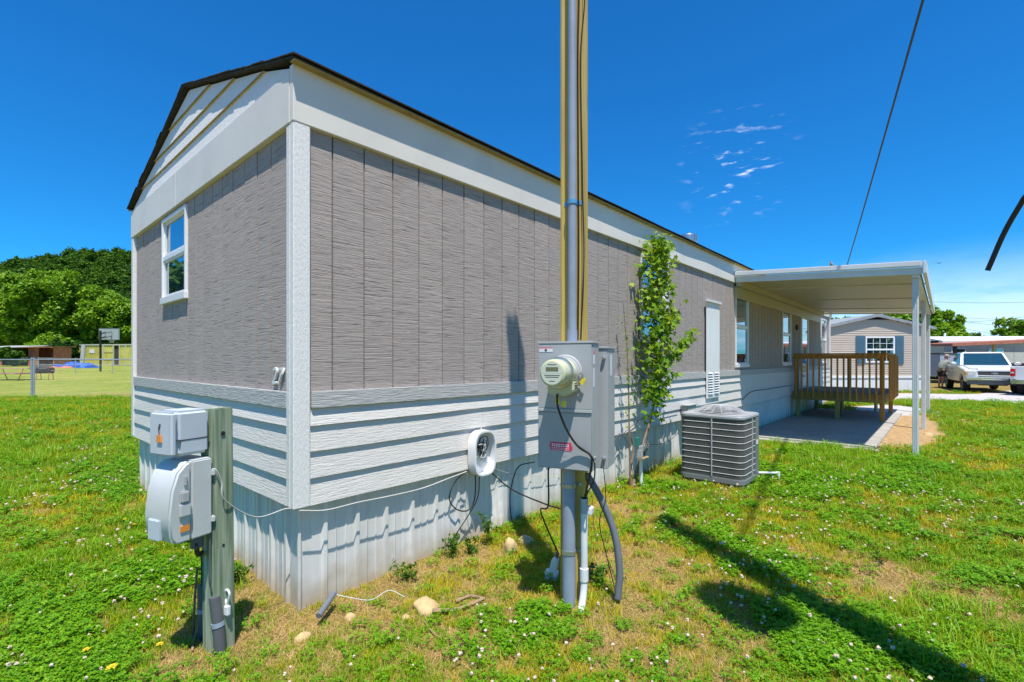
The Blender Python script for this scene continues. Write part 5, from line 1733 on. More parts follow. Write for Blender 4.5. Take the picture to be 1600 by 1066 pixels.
# big trees behind them
tr = [('large bright green maple rising highest behind the orange stall', 88, 66, 12.6, 5.6, 'leaf_bright', 41, 230, .22), ('broad bright tree left of the highest maple', 18, 70, 10.8, 6.2, 'leaf_bright', 42, 210, .22), ('rounded bright tree behind the container beside the highest maple', 172, 68, 9.6, 4.6, 'leaf_bright', 43, 180, .21),
      ('bright tree half hidden by the house behind the container', 235, 70, 9.8, 5.0, 'leaf_bright', 44, 130, .24), ('darker tree filling the gap under the highest maple', 125, 74, 9.0, 4.6, 'leaf_mid', 45, 120, .28), ('darker tree behind the tin roofed shed', 50, 78, 9.6, 5.0, 'leaf_mid', 46, 110, .30), ('tree at the far left end of the row behind the sheds', -60, 66, 11, 5.6, 'leaf_bright', 47, 110, .28)]
for lab, px, dep, h, rx, m, seed, cl_, lf in tr:
    tree('leafy_tree', lab, GL(px, 560, dep), h, rx, m, seed, clumps=cl_, per=190, leaf=lf, trunk=.4, crown_low=.06, clump_r=1.0)
def bush(label, px, dep, h, rx, m, seed, zoff=0):
    p = GL(px, 570, dep)
    tree('bush', label, p, h, rx, m, seed, clumps=55, per=110, leaf=.14, trunk=.08, crown_low=.0, clump_r=rx * .25, cat='bush')
bush('pale green bush in front of the tin roofed shed', 20, 54, 2.6, 1.2, 'leaf_mid', 51)
bush('yellow green bush under the highest maple', 82, 60, 3.6, 2.2, 'leaf_bright', 52)
bush('dark bush between the stall and the container', 100, 60, 3.0, 2.2, 'leaf_dark', 53)
# hill and its forest
def hill_h(px, dep):
    """height of the hill front over angle px and depth"""
    xs = np.array([-1200, -700, -300, 0, 60, 130, 200, 330, 500, 750, 1000, 1150])
    ys = np.array([0, 30, 66, 86, 95, 101, 102, 98, 88, 60, 15, 0])
    top = np.interp(px, xs, ys)
    f = np.clip((dep - 240) / 280, 0, 1)
    f = f * f * (3 - 2 * f)
    return top * f + 3.0
pxs = np.linspace(-1200, 1150, 90); dps = np.linspace(225, 640, 30)
HVv = []
for dp_ in dps:
    for p_ in pxs:
        back = 1 if dp_ < 540 else max(0.0, 1 - (dp_ - 540) / 140)
        q = D(p_, 560, dp_)
        HVv.append((q.x, q.y, float(hill_h(p_, dp_)) * back))
n_ = len(pxs)
ii = (np.arange(len(dps) - 1)[:, None] * n_ + np.arange(n_ - 1)[None]).ravel()
mat('hill_soil', (.035, .075, .018), .95, var=.3, vs=.05)
hm = numpy_mesh('hill', np.array(HVv), np.stack([ii, ii + 1, ii + n_ + 1, ii + n_], -1), 'hill_soil')
tag(link('hill', hm), kind='structure')
rh = np.random.default_rng(77)
fm = []
for k in range(5):
    c = crown_pts(16, 1, 1, .85, .6, rh, lobes=4)
    V, Q = leaf_cloud(c, .33 * np.ones(len(c)), 26, .13, rnd=rh)
    fm.append(numpy_mesh('tree_clump', V, Q, 'leaf_hill' if k < 3 else 'leaf_dark' if k == 3 else 'leaf_mid'))
hcoll = hidden_collection('hill_tree', fm)
N_ = 5200
hp_, hd_ = rh.uniform(-450, 560, N_), 232 + 318 * rh.random(N_) ** .8
hx = CAM[0] + hd_ * (FW[0] + RT[0] * (hp_ - CX) / F); hy_ = CAM[1] + hd_ * (FW[1] + RT[1] * (hp_ - CX) / F)
hz_ = hill_h(hp_, hd_)
hf = instancer('hill_forest', np.stack([hx, hy_, hz_ - 1.5], 1), rh.random(N_) * 6.283, 5.0 + 4.0 * rh.random(N_), rh.integers(0, 5, N_), hcoll)
tag(hf, 'dense dark green forest covering the hill beyond the field', 'forest', kind='stuff')

# ------------------------------------------------------------------ right background: neighbour house
FYAW = math.atan2(RT[1], RT[0])                     # local x to the camera's right, local y away
mat('vinyl_tan', (.50, .42, .34), .6, var=.05, vs=1.2)
mat('shutter_blue', (.07, .15, .21), .5, var=.06)
mat('roof_grey', (.26, .28, .30), .7, var=.15, vs=4)
mat('white_skirt', (.72, .72, .72), .5, var=.04)
nd = 22.8
nh0 = D(1452, 612, nd); nh0.z = 0
NW = 5.0
nb_ = thing('neighbour_house', 'tan vinyl sided house with blue shutters beyond the deck', 'house', nh0, FYAW)
ZS, ZE, ZP = .70, 2.93, 3.48
def nbx(name, m, b, parent=nb_, bevel=0.):
    return box(name, m, parent, b, bevel)
nbx('shell', 'vinyl_tan', (-NW + .02, -.02, .03, 16, .5, ZE))
for k in range(10):
    x0 = -NW + NW * k / 10
    pan = nbx('skirting_panel', 'white_skirt', (x0 + .004, x0 + NW / 10 - .004, .02, .05, -.05, ZS))
for k in range(14):
    nbx('side_skirting_panel', 'white_skirt', (-.03, -.012, .06 + k * 1.13, .06 + k * 1.13 + 1.12, -.05, ZS))
nbx('skirting_trim', 'vinyl', (-NW - .02, .0, -.015, .04, ZS - .06, ZS + .04))
# clapboards, each course its own strip
z = ZS + .042; course = []
while z < ZP - .12:
    zt = z + .105
    half = NW / 2 if z < ZE else max(.05, NW / 2 * (1 - (z - ZE) / (ZP - ZE)))
    c0 = -NW / 2
    MB().add([(c0 - half, .0, z), (c0 + half, .0, z), (c0 + half, .018, zt + .006), (c0 - half, .018, zt + .006), (c0 - half, .03, z), (c0 + half, .03, z), (c0 + half, .035, zt), (c0 - half, .035, zt)],
             [(0, 1, 2, 3), (7, 6, 5, 4), (0, 4, 5, 1), (1, 5, 6, 2), (2, 6, 7, 3), (3, 7, 4, 0)]).build('clapboard', 'vinyl_tan', nb_)
    z = zt
for x in (-NW - .03, -.05):
    nbx('corner_trim', 'vinyl', (x, x + .08, -.02, .045, ZS + .04, ZE))
rf = MB()
for sgn in (-1, 1):
    xe = -NW / 2 + sgn * (NW / 2 + .22); xm = -NW / 2
    ze = ZE - .0; zp = ZP + .05
    vs = [(xe, -.13, ze), (xm, -.13, zp), (xm, 16.2, zp), (xe, 16.2, ze), (xe, -.13, ze + .10), (xm, -.13, zp + .11), (xm, 16.2, zp + .11), (xe, 16.2, ze + .10)]
    MB().add(vs, [(0, 1, 2, 3), (7, 6, 5, 4), (0, 4, 5, 1), (1, 5, 6, 2), (2, 6, 7, 3), (3, 7, 4, 0)]).build('roof', 'roof_grey', nb_)
    vs = [(xe, -.15, ze - .03), (xm, -.15, zp - .03), (xm, -.133, zp - .03), (xe, -.133, ze - .03), (xe, -.15, ze + .06), (xm, -.15, zp + .07), (xm, -.133, zp + .07), (xe, -.133, ze + .06)]
    MB().add(vs, [(0, 1, 2, 3), (7, 6, 5, 4), (0, 4, 5, 1), (1, 5, 6, 2), (2, 6, 7, 3), (3, 7, 4, 0)]).build('rake_board', 'roof_grey', nb_)
def nx_of(px):
    return (px - 1452) / F * nd
wx0, wx1, wz0, wz1 = nx_of(1352), nx_of(1397.5), 1.36, 2.58
nw = thing('window', None, None); nw.parent = nb_
for q in ((wx0, wx0 + .06, wz0, wz1), (wx1 - .06, wx1, wz0, wz1), (wx0 + .06, wx1 - .06, wz1 - .06, wz1), (wx0 + .06, wx1 - .06, wz0, wz0 + .06), (wx0 + .06, wx1 - .06, wz0 + .58, wz0 + .64)):
    nbx('frame', 'vinyl', (q[0], q[1], -.03, .0, q[2], q[3]), nw)
cols = 4
for r in range(2):
    za, zb = ((wz0 + .64, wz1 - .06), (wz0 + .06, wz0 + .58))[r]
    for c in range(cols):
        xa = wx0 + .06 + (wx1 - wx0 - .12) * c / cols; xb = wx0 + .06 + (wx1 - wx0 - .12) * (c + 1) / cols
        for s in range(2):
            nbx('pane', 'glass', (xa + .012, xb - .012, -.012, -.006, za + (zb - za) * s / 2 + .012, za + (zb - za) * (s + 1) / 2 - .012), nw)
nbx('muntin_back', 'vinyl', (wx0 + .06, wx1 - .06, -.008, -.002, wz0 + .06, wz1 - .06), nw)
for xa, xb in ((nx_of(1337), nx_of(1351.5)), (nx_of(1398), nx_of(1411.5))):
    sh = nbx('shutter', 'shutter_blue', (xa, xb, -.035, -.004, 1.30, 2.60))
    for k in range(16):
        nbx('slat', 'shutter_blue', (xa + .05, xb - .05, -.046, -.0352, 1.36 + k * .075, 1.415 + k * .075), sh)

# ------------------------------------------------------------------ far mobile home with rust red carport
fd_ = 36.0
fm0 = D(1475, 600, fd_); fm0.z = 0
fh = thing('far_mobile_home', 'low pale mobile home with white roof behind the pickup', 'mobile home', fm0, FYAW - R(4))
mat('pale_wall', (.50, .54, .50), .6, var=.08); mat('white_roof', (.80, .80, .82), .5, var=.04); mat('rust_roof', (.42, .16, .10), .6, var=.2); mat('brick_red', (.28, .09, .06), .8, var=.25, vs=5)
wv_ = (1600 - 1475) / F * fd_ + 5
for k in range(9):
    x0 = wv_ * k / 9
    box('wall_panel', 'pale_wall', fh, (x0, x0 + wv_ / 9 - .02, 0, .1, .5, 2.75))
box('shell', 'pale_wall', fh, (.02, wv_ - .05, .12, 4, .3, 2.74))
MB().prism([(-.3, 2.76), (wv_ + .3, 2.76), (wv_ + .3, 2.90), (-.3, 2.90)], lambda u, v, w: (u, w, v), -.25, .1).build('eave', 'white_roof', fh)
MB().add([(-.3, -.25, 2.905), (wv_ + .3, -.25, 2.905), (wv_ + .3, 2.1, 3.30), (-.3, 2.1, 3.30), (-.3, 4.3, 2.905), (wv_ + .3, 4.3, 2.905)], [(0, 1, 2, 3), (3, 2, 5, 4), (0, 3, 4), (1, 5, 2)]).build('roof', 'white_roof', fh)
for x in (1.3, 4.0):
    MB().tube([(x, 1.6, 3.1), (x, 1.6, 3.55)], .06, 8).build('vent_pipe', 'white_roof', fh)
box('foundation', 'brick_red', fh, (.05, wv_, -.02, .098, 0, .495))
for x in (.5, 3.1):
    wo = box('window', 'vinyl', fh, (x, x + 1.0, -.03, -.001, 1.35, 2.35))
    box('pane', 'glass', wo, (x + .08, x + .92, -.04, -.031, 1.43, 2.27))
rc0 = D(1490, 600, 31.5); rc0.z = 0
rc = thing('red_carport', 'rust red roofed carport with pale posts at the far home', 'carport', rc0, FYAW - R(7))
MB().add([(-.2, -.2, 2.36), (8, -.2, 2.75), (8, 3.6, 2.80), (-.2, 3.6, 2.45), (-.2, -.2, 2.55), (8, -.2, 2.95), (8, 3.6, 3.0), (-.2, 3.6, 2.62)],
         [(0, 3, 2, 1), (4, 5, 6, 7), (0, 1, 5, 4), (1, 2, 6, 5), (2, 3, 7, 6), (3, 0, 4, 7)]).build('roof', 'rust_roof', rc)
for x, m in ((.05, 'junk_dark'), (2.35, 'carport_soffit'), (4.35, 'pink_wood'), (6.6, 'pink_wood')):
    box('column', m, rc, (x, x + .16, 0, .16, 0, 2.38 + .045 * x))
for k in range(10):
    box('wall_panel', 'brick_red', rc, (1.9 + k * .6, 2.48 + k * .6, 2.6, 2.7, 0, 1.25))
# grey box trailer behind the pickup
bt0 = D(1469, 600, 30.5); bt0.z = 0
mat('trailer_grey', (.33, .38, .46), .45, var=.05)
bt = thing('box_trailer', 'blue grey box trailer parked behind the white pickup bed', 'trailer', bt0, FYAW)
for k in range(4):
    box('side_panel', 'trailer_grey', bt, (k * .42, k * .42 + .41, 0, .05, .45, 1.83))
box('shell', 'trailer_grey', bt, (.02, 1.66, .06, 1.4, .45, 1.8))
box('top_rail', 'dark_print', bt, (-.02, 1.70, -.03, 1.42, 1.835, 1.92))
for x in (.35, 1.3):
    MB().lathe([(.26, 0), (.30, .03), (.30, .16), (.26, .19)], Matrix.Translation((x, .03, .30)) @ Matrix.Rotation(R(-90), 4, 'X'), 18).build('wheel', 'rubber', bt, smooth=True)

# ------------------------------------------------------------------ pickups
mat('truck_white', (.70, .71, .70), .22, var=.02, spec=.6)
mat('chrome', (.75, .77, .80), .12, metal=1.0, var=.05)
mat('amber', (.70, .30, .06), .3); mat('lens', (.55, .58, .56), .15); mat('red_lens', (.55, .012, .01), .25)
mat('truck_glass', (.012, .05, .08), .05, spec=.8)
mat('valance', (.13, .14, .135), .5)
def arch(cx, r, n=12, z0=.50):
    """points over a wheel from rear to front"""
    a0 = math.asin(min(1, max(-1, (z0 - .37) / r)))
    return [(cx + r * math.cos(math.pi - a0 - (math.pi - 2 * a0) * k / n), .37 + r * math.sin(math.pi - a0 - (math.pi - 2 * a0) * k / n)) for k in range(n + 1)]
def pickup(label, loc, heading):
    o = thing('pickup_truck', label, 'pickup truck', loc, heading)
    fx_, rx_ = 1.78, -1.78
    y = lambda u, v, w: (u, w, v)
    body = [(-.93, .48)] + [(.9, .48)] + arch(fx_, .47) + [(2.55, .50), (2.62, .72), (2.60, .96), (2.48, 1.04), (1.12, 1.20), (-.93, 1.22)]
    for sgn in (-1, 1):
        MB().prism(body, y, sgn * .55, sgn * .985).build('fender_side', 'truck_white', o, bevel=.03)
    MB().prism([(-.93, .5), (2.3, .5), (2.52, .72), (2.52, 1.02), (2.42, 1.09), (1.12, 1.225), (-.93, 1.2)], y, -.552, .552).build('cab_body', 'truck_white', o, bevel=.03)
    MB().prism([(1.12, 1.205), (2.38, 1.06), (2.42, 1.09), (1.12, 1.24)], y, -.80, .80).build('hood', 'truck_white', o, bevel=.01)
    # cab greenhouse
    zb, zt = 1.20, 1.86
    gh = [(1.10, -.90, zb), (1.10, .90, zb), (-.93, .92, zb), (-.93, -.92, zb), (.30, -.74, zt), (.30, .74, zt), (-.78, .74, zt), (-.78, -.74, zt)]
    MB().add(gh, [(0, 3, 2, 1), (4, 5, 6, 7), (0, 1, 5, 4), (1, 2, 6, 5), (2, 3, 7, 6), (3, 0, 4, 7)]).build('cab_roof', 'truck_white', o, bevel=.05, seg=3)
    def lerp(a, b, f): return tuple(a[i] + (b[i] - a[i]) * f for i in range(3))
    def glass(name, q, off):
        c = [Vector(p) + Vector(off) for p in q]
        MB().add(c + [p - Vector(off) * 1.5 for p in c], [(0, 1, 2, 3), (7, 6, 5, 4), (0, 4, 5, 1), (1, 5, 6, 2), (2, 6, 7, 3), (3, 7, 4, 0)]).build(name, 'truck_glass', o)
    def inset(a, b, c, d, u0, u1, v0, v1):
        f = lambda u, v: lerp(lerp(a, b, u), lerp(d, c, u), v)
        return [f(u0, v0), f(u1, v0), f(u1, v1), f(u0, v1)]
    glass('windscreen', inset(gh[0], gh[1], gh[5], gh[4], .06, .94, .06, .90), (.012, 0, .012))
    glass('rear_window', inset(gh[2], gh[3], gh[7], gh[6], .1, .9, .15, .85), (-.012, 0, .006))
    for a, b, c, d, s in ((gh[3], gh[0], gh[4], gh[7], -1), (gh[2], gh[1], gh[5], gh[6], 1)):
        glass('side_window', inset(a, b, c, d, .07, .33, .12, .86), (0, s * .012, .003))
        glass('side_window', inset(a, b, c, d, .38, .88, .10, .86), (0, s * .012, .003))
    for s in (-1, 1):
        MB().box(.72, .92, s * 1.0 if s > 0 else -1.22, 1.22 if s > 0 else -1.0, 1.22, 1.40).build('mirror', 'truck_white', o, bevel=.05, seg=3)
        MB().box(-.28, -.10, s * .987 - .012, s * .987 + .012, 1.03, 1.07).build('door_handle', 'valance', o)
        MB().box(2.40, 2.645, .62 * s if s > 0 else -.95, .95 if s > 0 else -.62, .78, .99).build('headlight', 'lens', o, bevel=.03)
        MB().box(2.36, 2.632, .88 * s if s > 0 else -.998, .998 if s > 0 else -.88, .80, .97).build('turn_signal', 'amber', o, bevel=.02)
        MB().box(2.62, 2.66, s * .62 - .07, s * .62 + .07, .46, .56).build('fog_lamp', 'lens', o, bevel=.02)
    MB().box(2.535, 2.60, -.56, .56, .80, .97).build('grille', 'dark_print', o, bevel=.02)
    for q in ((2.54, 2.615, -.60, .60, .972, 1.01), (2.54, 2.615, -.60, .60, .755, .798)):
        box('grille_trim', 'truck_white', o, q, .012)
    MB().lathe([(.055, 0), (.05, .012)], Matrix.Translation((2.60, 0, .885)) @ Matrix.Scale(2.2, 4, (0, 1, 0)) @ Matrix.Rotation(R(90), 4, 'Y'), 20).build('badge', 'chrome', o)
    MB().box(2.54, 2.74, -.98, .98, .58, .73).build('front_bumper', 'chrome', o, bevel=.04, seg=3)
    MB().box(2.45, 2.66, -.92, .92, .38, .575).build('front_valance', 'valance', o, bevel=.03)
    # bed
    bed = [(-2.88, .52), (-2.30, .50)] + arch(rx_, .47) + [(-.99, .50), (-.99, 1.22), (-2.88, 1.22)]
    for s in (-1, 1):
        MB().prism(bed, y, s * .90, s * .985).build('bed_side', 'truck_white', o, bevel=.025)
        MB().box(-2.92, -2.84, .84 if s > 0 else -.98, .98 if s > 0 else -.84, .80, 1.12).build('tail_light', 'red_lens', o, bevel=.015)
        MB().box(-2.93, -2.905, .86 if s > 0 else -.97, .97 if s > 0 else -.86, .93, .99).build('reversing_light', 'lens', o)
    MB().box(-2.86, -.99, -.895, .895, .62, .68).build('bed_floor', 'valance', o)
    MB().box(-2.885, -2.83, -.835, .835, .62, 1.21).build('tailgate', 'truck_white', o, bevel=.02)
    MB().box(-1.03, -.985, -.895, .895, .68, 1.21).build('bed_front', 'truck_white', o)
    MB().box(-3.02, -2.86, -.95, .95, .50, .66).build('rear_bumper', 'chrome', o, bevel=.03)
    MB().box(-2.7, 2.4, -.45, .45, .34, .50).build('chassis', 'rubber', o)
    for xx in (fx_, rx_):
        for s in (-1, 1):
            Mw = Matrix.Translation((xx, s * .72, .37)) @ Matrix.Rotation(R(-90 * s), 4, 'X')
            w = MB().lathe([(.22, .03), (.34, .0), (.37, .04), (.37, .2), (.34, .25), (.22, .24)], Mw, 26).build('wheel', 'rubber', o, smooth=True)
            MB().lathe([(.215, .12), (.215, .235), (.19, .225), (.08, .20), (.07, .235), (.02, .24)], Mw, 20).build('rim', 'steel', w, smooth=True)
            for k in range(5):
                a = 2 * math.pi * k / 5
                MB().beam(Mw @ Vector((.05 * math.cos(a), .05 * math.sin(a), .225)), Mw @ Vector((.20 * math.cos(a), .20 * math.sin(a), .235)), .06, .02, (0, 1, 0)).build('spoke', 'steel', w)
    return o
hv = Vector((RT[0] * -.546 + FW[0] * -.835, RT[1] * -.546 + FW[1] * -.835, 0)).normalized()
ha = math.atan2(hv.y, hv.x)
fw = D(1508, 614, 22.6); fw.z = 0
lat = Vector((-hv.y, hv.x, 0))                       # truck's left
t0 = fw - hv * 1.78 + lat * .85
pickup('white pickup facing the lane with black grille and chrome bumper', (t0.x, t0.y, 0), ha)
h2 = Vector((RT[0] * .86 + FW[0] * .51, RT[1] * .86 + FW[1] * .51, 0)).normalized()
l2 = Vector((-h2.y, h2.x, 0))
rc2 = D(1580, 615, 20.2); rc2.z = 0
t2 = rc2 + h2 * 2.9 - l2 * .95
pickup('white pickup seen from its tail with red light beside the lane', (t2.x, t2.y, 0), math.atan2(h2.y, h2.x))

# ------------------------------------------------------------------ person leaning on the pickup bed
mat('skin', (.50, .28, .20), .55, var=.06); mat('shirt', (.26, .29, .24), .85, var=.1); mat('shorts', (.035, .03, .032), .9); mat('cap', (.38, .30, .22), .8); mat('shoe', (.10, .09, .08), .7)
pp0 = D(1471, 604, 25.6); pp0.z = 0
person = thing('person', 'person in grey shirt and dark shorts leaning over the pickup bed', 'person', pp0, FYAW)
def skin_mesh(name, verts, edges, m, parent, sub=2, root=0):
    me = bpy.data.meshes.new(name)
    me.from_pydata([v[:3] for v in verts], edges, [])
    o = link(name, me, parent)
    md = o.modifiers.new('skin', 'SKIN')
    lay = me.skin_vertices[0].data if me.skin_vertices else None
    if lay is None:
        bm = bmesh.new(); bm.from_mesh(me); bm.verts.layers.skin.verify(); bm.to_mesh(me); bm.free()
        lay = me.skin_vertices[0].data
    for i, v in enumerate(verts):
        r = v[3]
        lay[i].radius = (r, r) if not isinstance(r, tuple) else r
        lay[i].use_root = (i == root)
    s = o.modifiers.new('sub', 'SUBSURF'); s.levels = s.render_levels = sub
    me.materials.append(MATS[m])
    return o
# joints: pelvis, spine, chest (leaning forward to the right), neck, head; legs; arms reaching right
J = [(0, 0, .95, .13), (.05, 0, 1.12, .13), (.14, 0, 1.30, .15), (.22, 0, 1.45, .06), (.25, 0, 1.53, .075), (.27, 0, 1.64, .095), (.28, 0, 1.72, .07),
     (-.01, .10, .86, .095), (.02, .11, .48, .06), (-.03, .11, .27, .052), (-.04, .11, .08, .04), (.10, .12, .035, .035),
     (-.01, -.10, .86, .095), (.0, -.11, .48, .06), (-.05, -.11, .27, .052), (-.06, -.11, .08, .04), (.08, -.12, .035, .035),
     (.18, .19, 1.38, .055), (.32, .24, 1.16, .042), (.52, .20, 1.20, .034), (.60, .19, 1.21, .03), (.67, .19, 1.20, .018),
     (.18, -.19, 1.38, .055), (.34, -.25, 1.18, .042), (.53, -.20, 1.26, .034), (.61, -.19, 1.28, .03), (.68, -.19, 1.27, .018)]
E_ = [(0, 1), (1, 2), (2, 3), (3, 4), (4, 5), (5, 6), (0, 7), (7, 8), (8, 9), (9, 10), (10, 11), (0, 12), (12, 13), (13, 14), (14, 15), (15, 16), (2, 17), (17, 18), (18, 19), (19, 20), (20, 21), (2, 22), (22, 23), (23, 24), (24, 25), (25, 26)]
skin_mesh('body', J, E_, 'skin', person)
skin_mesh('shirt', [(-.02, 0, .88, .19), (.05, 0, 1.12, .195), (.14, 0, 1.30, .215), (.215, 0, 1.44, .09), (.18, .19, 1.38, .085), (.25, .22, 1.26, .075), (.18, -.19, 1.38, .085), (.26, -.22, 1.27, .075)], [(0, 1), (1, 2), (2, 3), (2, 4), (4, 5), (2, 6), (6, 7)], 'shirt', person)
skin_mesh('shorts', [(0, 0, .97, .15), (-.01, .10, .84, .115), (.012, .11, .58, .095), (-.01, -.10, .84, .115), (-.004, -.11, .58, .095)], [(0, 1), (1, 2), (0, 3), (3, 4)], 'shorts', person)
MB().lathe([(.112, 0), (.112, .03), (.10, .08), (.06, .115), (.01, .125)], Matrix.Translation((.275, 0, 1.66)) @ Matrix.Rotation(R(12), 4, 'Y'), 18).build('cap', 'cap', person, smooth=True)
MB().prism([(.08, -.08), (.19, -.05), (.20, .05), (.08, .08)], lambda u, v, w: (.275 + u, v, w + 1.655 - u * .25), 0, .012).build('cap_peak', 'cap', person)
MB().prism([(0, -.012), (.028, 0), (0, .012)], lambda u, v, w: (.362 + u, v, w), 1.60, 1.65).build('nose', 'skin', person, bevel=.004)
for s in (-1, 1):
    MB().lathe([(.01, 0), (.008, .006)], Matrix.Translation((.356, s * .035, 1.655)) @ Matrix.Rotation(R(90), 4, 'Y'), 8).build('eye', 'dark_print', person)
    MB().lathe([(.026, 0), (.022, .014)], Matrix.Translation((.265, s * .092, 1.64)) @ Matrix.Rotation(R(-90 * s), 4, 'X'), 10).build('ear', 'skin', person)
    skin_mesh('shoe', [(-.07, s * .11, .05, .05), (.06, s * .12, .045, .05), (.14, s * .125, .035, .035)], [(0, 1), (1, 2)], 'shoe', person, 1)
    for k in range(5):
        b = Vector((.66, s * .19 + (k - 2) * .016, 1.205 if s > 0 else 1.275)) if k < 4 else Vector((.61, s * .19 - s * .03, 1.21 if s > 0 else 1.28))
        L_ = (.07, .08, .075, .06, .05)[k]
        MB().tube([b, b + Vector((L_ * .55, 0, .004)), b + Vector((L_, 0, -.02))], [.009, .008, .006], 6).build('finger', 'skin', person, smooth=True)

# ------------------------------------------------------------------ trees on the right
def rtree(label, px, dep, h, rx, m, seed, clumps=110, per=120, leaf=.2, low=.12, name='leafy_tree'):
    p = D(px, 560, dep); p.z = 0
    tree(name, label, p, h, rx, m, seed, clumps=clumps, per=per, leaf=leaf, trunk=.22, crown_low=low, clump_r=rx * .21)
rtree('bright green tree behind the tan neighbour house', 1425, 42, 5.9, 3.1, 'leaf_bright', 61, 150, 130, .2)
rtree('bright bushy tree right of the tan neighbour house', 1468, 40, 5.6, 1.9, 'leaf_bright', 62, 110, 120, .18, .0)
rtree('bright tree behind the roof ridge of the tan neighbour house', 1380, 46, 6.0, 2.6, 'leaf_bright', 66, 110, 120, .2)
rtree('green tree left behind the tan neighbour house roof', 1320, 60, 6.4, 2.6, 'leaf_mid', 63, 100, 110, .24)
rtree('darker green tree at the end of the carport roof', 1300, 66, 6.0, 2.2, 'leaf_bright', 64, 80, 110, .24)
rtree('airy tall tree behind the rust red carport', 1592, 70, 7.6, 3.2, 'leaf_bright', 65, 45, 70, .26, .25)
for k, (px, dep, h, rx) in enumerate(((1485, 95, 6.4, 4.5), (1515, 98, 7.4, 4.6), (1545, 100, 6.6, 4.4), (1575, 104, 6.2, 4.6), (1460, 100, 6.4, 4.6), (1350, 110, 7.0, 5.0))):
    rtree(('round dark tree far behind the white roofed home', 'tallest round tree far behind the white roofed home', 'green tree far behind the roof vents of the white roofed home', 'low dark tree far behind the rust red carport', 'far dark tree right behind the bushy bright tree', 'far tree behind the tan house ridge')[k], px, dep, h, rx, 'leaf_mid', 70 + k, 70, 90, .34, .0)

# trees across the lane behind the camera, mirrored in the windows
for k, (x, y, h, rx) in enumerate(((-13, 52, 10.5, 5), (-24, 60, 11, 6), (-7.5, 62, 11, 5), (-6, -44, 8, 5.5), (14, -48, 8.5, 6), (34, -46, 8, 6), (60, -52, 9, 6))):
    tree('leafy_tree', ('middle tree mirrored in the gable window', 'lower tree right of the middle one mirrored in the gable window', 'tree left of the middle one mirrored in the gable window', 'tree across the lane opposite the house corner', 'tree across the lane opposite the carport', 'tree across the lane opposite the deck', 'tree across the lane opposite the neighbour house')[k], (x, y, 0), h, rx, 'leaf_mid', 90 + k, clumps=70, per=70, leaf=.42, trunk=.3, crown_low=.05, clump_r=1.3)
# ------------------------------------------------------------------ poles and wires
def up_pole(label, base, h, r, arms=True, lean=(0, 0), trans=None, yaw=0.):
    o = thing('utility_pole', label, 'utility pole', base, yaw)
    MB().tube([(0, 0, -.5), (lean[0] * .5, lean[1] * .5, h * .5), (lean[0], lean[1], h)], [r, r * .85, r * .7], 14).build('pole', 'dead_wood', o, smooth=True)
    if arms:
        box('crossarm', 'dead_wood', o, (lean[0] - .9, lean[0] + .9, lean[1] - .16, lean[1] - .07, h - .5, h - .38))
        for x in (-.8, -.3, .3, .8):
            MB().lathe([(.02, 0), (.05, .04), (.035, .08), (.05, .12), (.02, .16)], Matrix.Translation((lean[0] + x, lean[1] - .115, h - .38)), 10).build('insulator', 'box_grey_light', o, smooth=True)
    if trans:
        tx, ty, tz = trans
        tc = MB().lathe([(.19, 0), (.22, .03), (.22, .62), (.19, .68), (.05, .72)], Matrix.Translation((tx, ty, tz)), 20).build('transformer', 'box_grey', o, smooth=True)
        MB().beam((tx, ty, tz + .4), (0, 0, tz + .4), .08, .08).build('bracket', 'galv', o)
        MB().tube([(tx, ty, tz + .7), (tx, ty, tz + .95)], .03, 8).build('bushing', 'brown_cable', tc)
    return o
UB = RF(2.42, .95)
lean_w = RF(2.42 - .20, .95 + .12) - UB
tw = RF(2.42 - .50, .95 - .14) - UB
up_pole('tall weathered utility pole with transformer standing beside the lawn', UB, 9.6, .15, False, (lean_w.x, lean_w.y), (tw.x, tw.y, 5.7), 0)
FP = D(1298, 410, 62); FP.z = 0
up_pole('far utility pole whose top shows above the carport roof', FP, 1.5 + (562 - 408) / F * 62, .13)
att = RF(2.55, 1.05, 8.2)
far_e = D(1322, 420, 26)
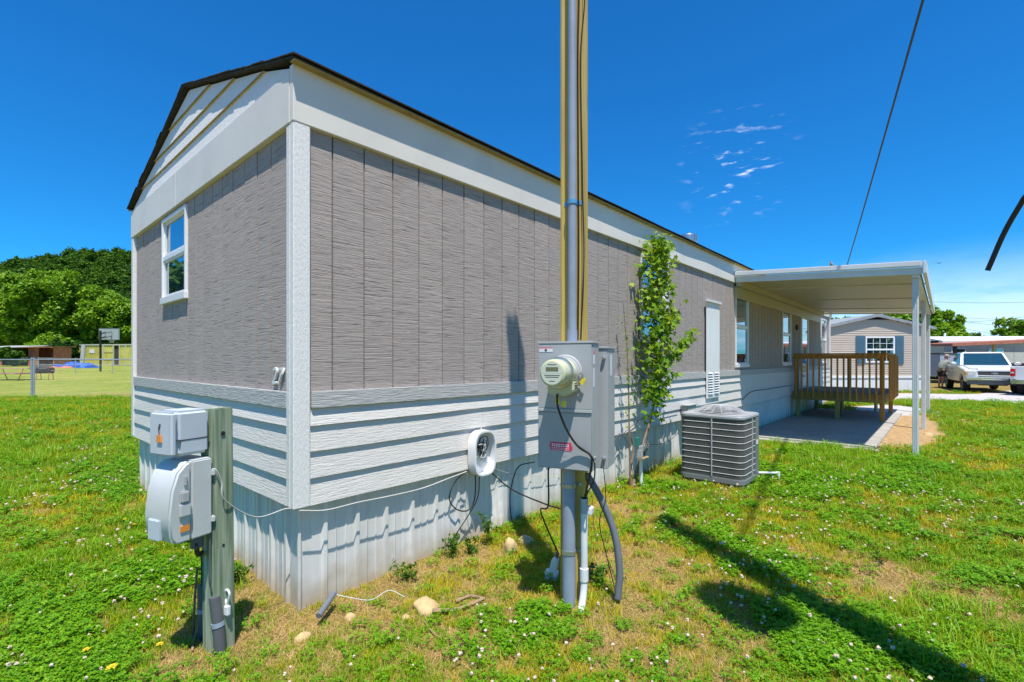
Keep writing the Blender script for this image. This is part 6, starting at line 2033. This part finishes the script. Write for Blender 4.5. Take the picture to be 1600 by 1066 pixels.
mid_ = att.lerp(far_e, .5) + Vector((0, 0, -.10))
cable('overhead_cable', 'long black overhead cable sloping down behind the carport roof', [att, att.lerp(far_e, .25) + Vector((0, 0, -.08)), mid_, att.lerp(far_e, .75) + Vector((0, 0, -.08)), far_e, far_e + (far_e - att) * .35], .022, 'black_cable')
cable('hanging_cable', 'thick black cut cable end hanging in the sky right of the carport', [RF(2.5, 1.1, 7.0), RF(2.75, 1.9, 4.6), D(1640, 240, 2.62), D(1600, 310, 2.8), D(1570, 362, 2.92), D(1543, 423, 3.0)], .0145, 'black_cable')
for k, (a, b, d0, d1, sg) in enumerate((((1340, 466), (1700, 470), 75, 68, .5), ((1400, 486), (1700, 498), 75, 60, .6), ((1440, 490), (1700, 512), 80, 60, .8), ((1470, 506), (1700, 480), 80, 62, .4), ((1440, 498), (1640, 536), 90, 60, .3))):
    pa_, pb_ = D(*a, d0), D(*b, d1)
    cable('street_wire', ('highest thin utility wire crossing the sky above the neighbour houses', 'second utility wire below the highest one above the neighbour houses', 'sagging utility wire third below the highest one', 'utility wire rising to the right across the others', 'utility wire falling steeply behind the rust red carport')[k], [pa_, pa_.lerp(pb_, .5) + Vector((0, 0, -sg)), pb_], .022, 'black_cable', 'wire')
bird = thing('bird', 'tiny dark bird flying in the sky right of the carport', 'bird', D(1467, 411.5, 40))
MB().lathe([(.005, -.16), (.035, -.08), (.045, 0), (.03, .08), (.02, .12), (.004, .16)], Matrix.Rotation(R(90), 4, 'Y') @ Matrix.Rotation(R(20), 4, 'Z'), 10).build('body', 'rubber', bird, smooth=True)
for s in (-1, 1):
    MB().add([(.06, s * .03, 0), (-.05, s * .03, 0), (-.08, s * .26, .07), (0, s * .22, .06), (.06, s * .03, .012), (-.05, s * .03, .012), (-.08, s * .26, .076), (0, s * .22, .066)], [(0, 1, 2, 3), (7, 6, 5, 4), (0, 4, 5, 1), (1, 5, 6, 2), (2, 6, 7, 3), (3, 7, 4, 0)]).build('wing', 'rubber', bird)
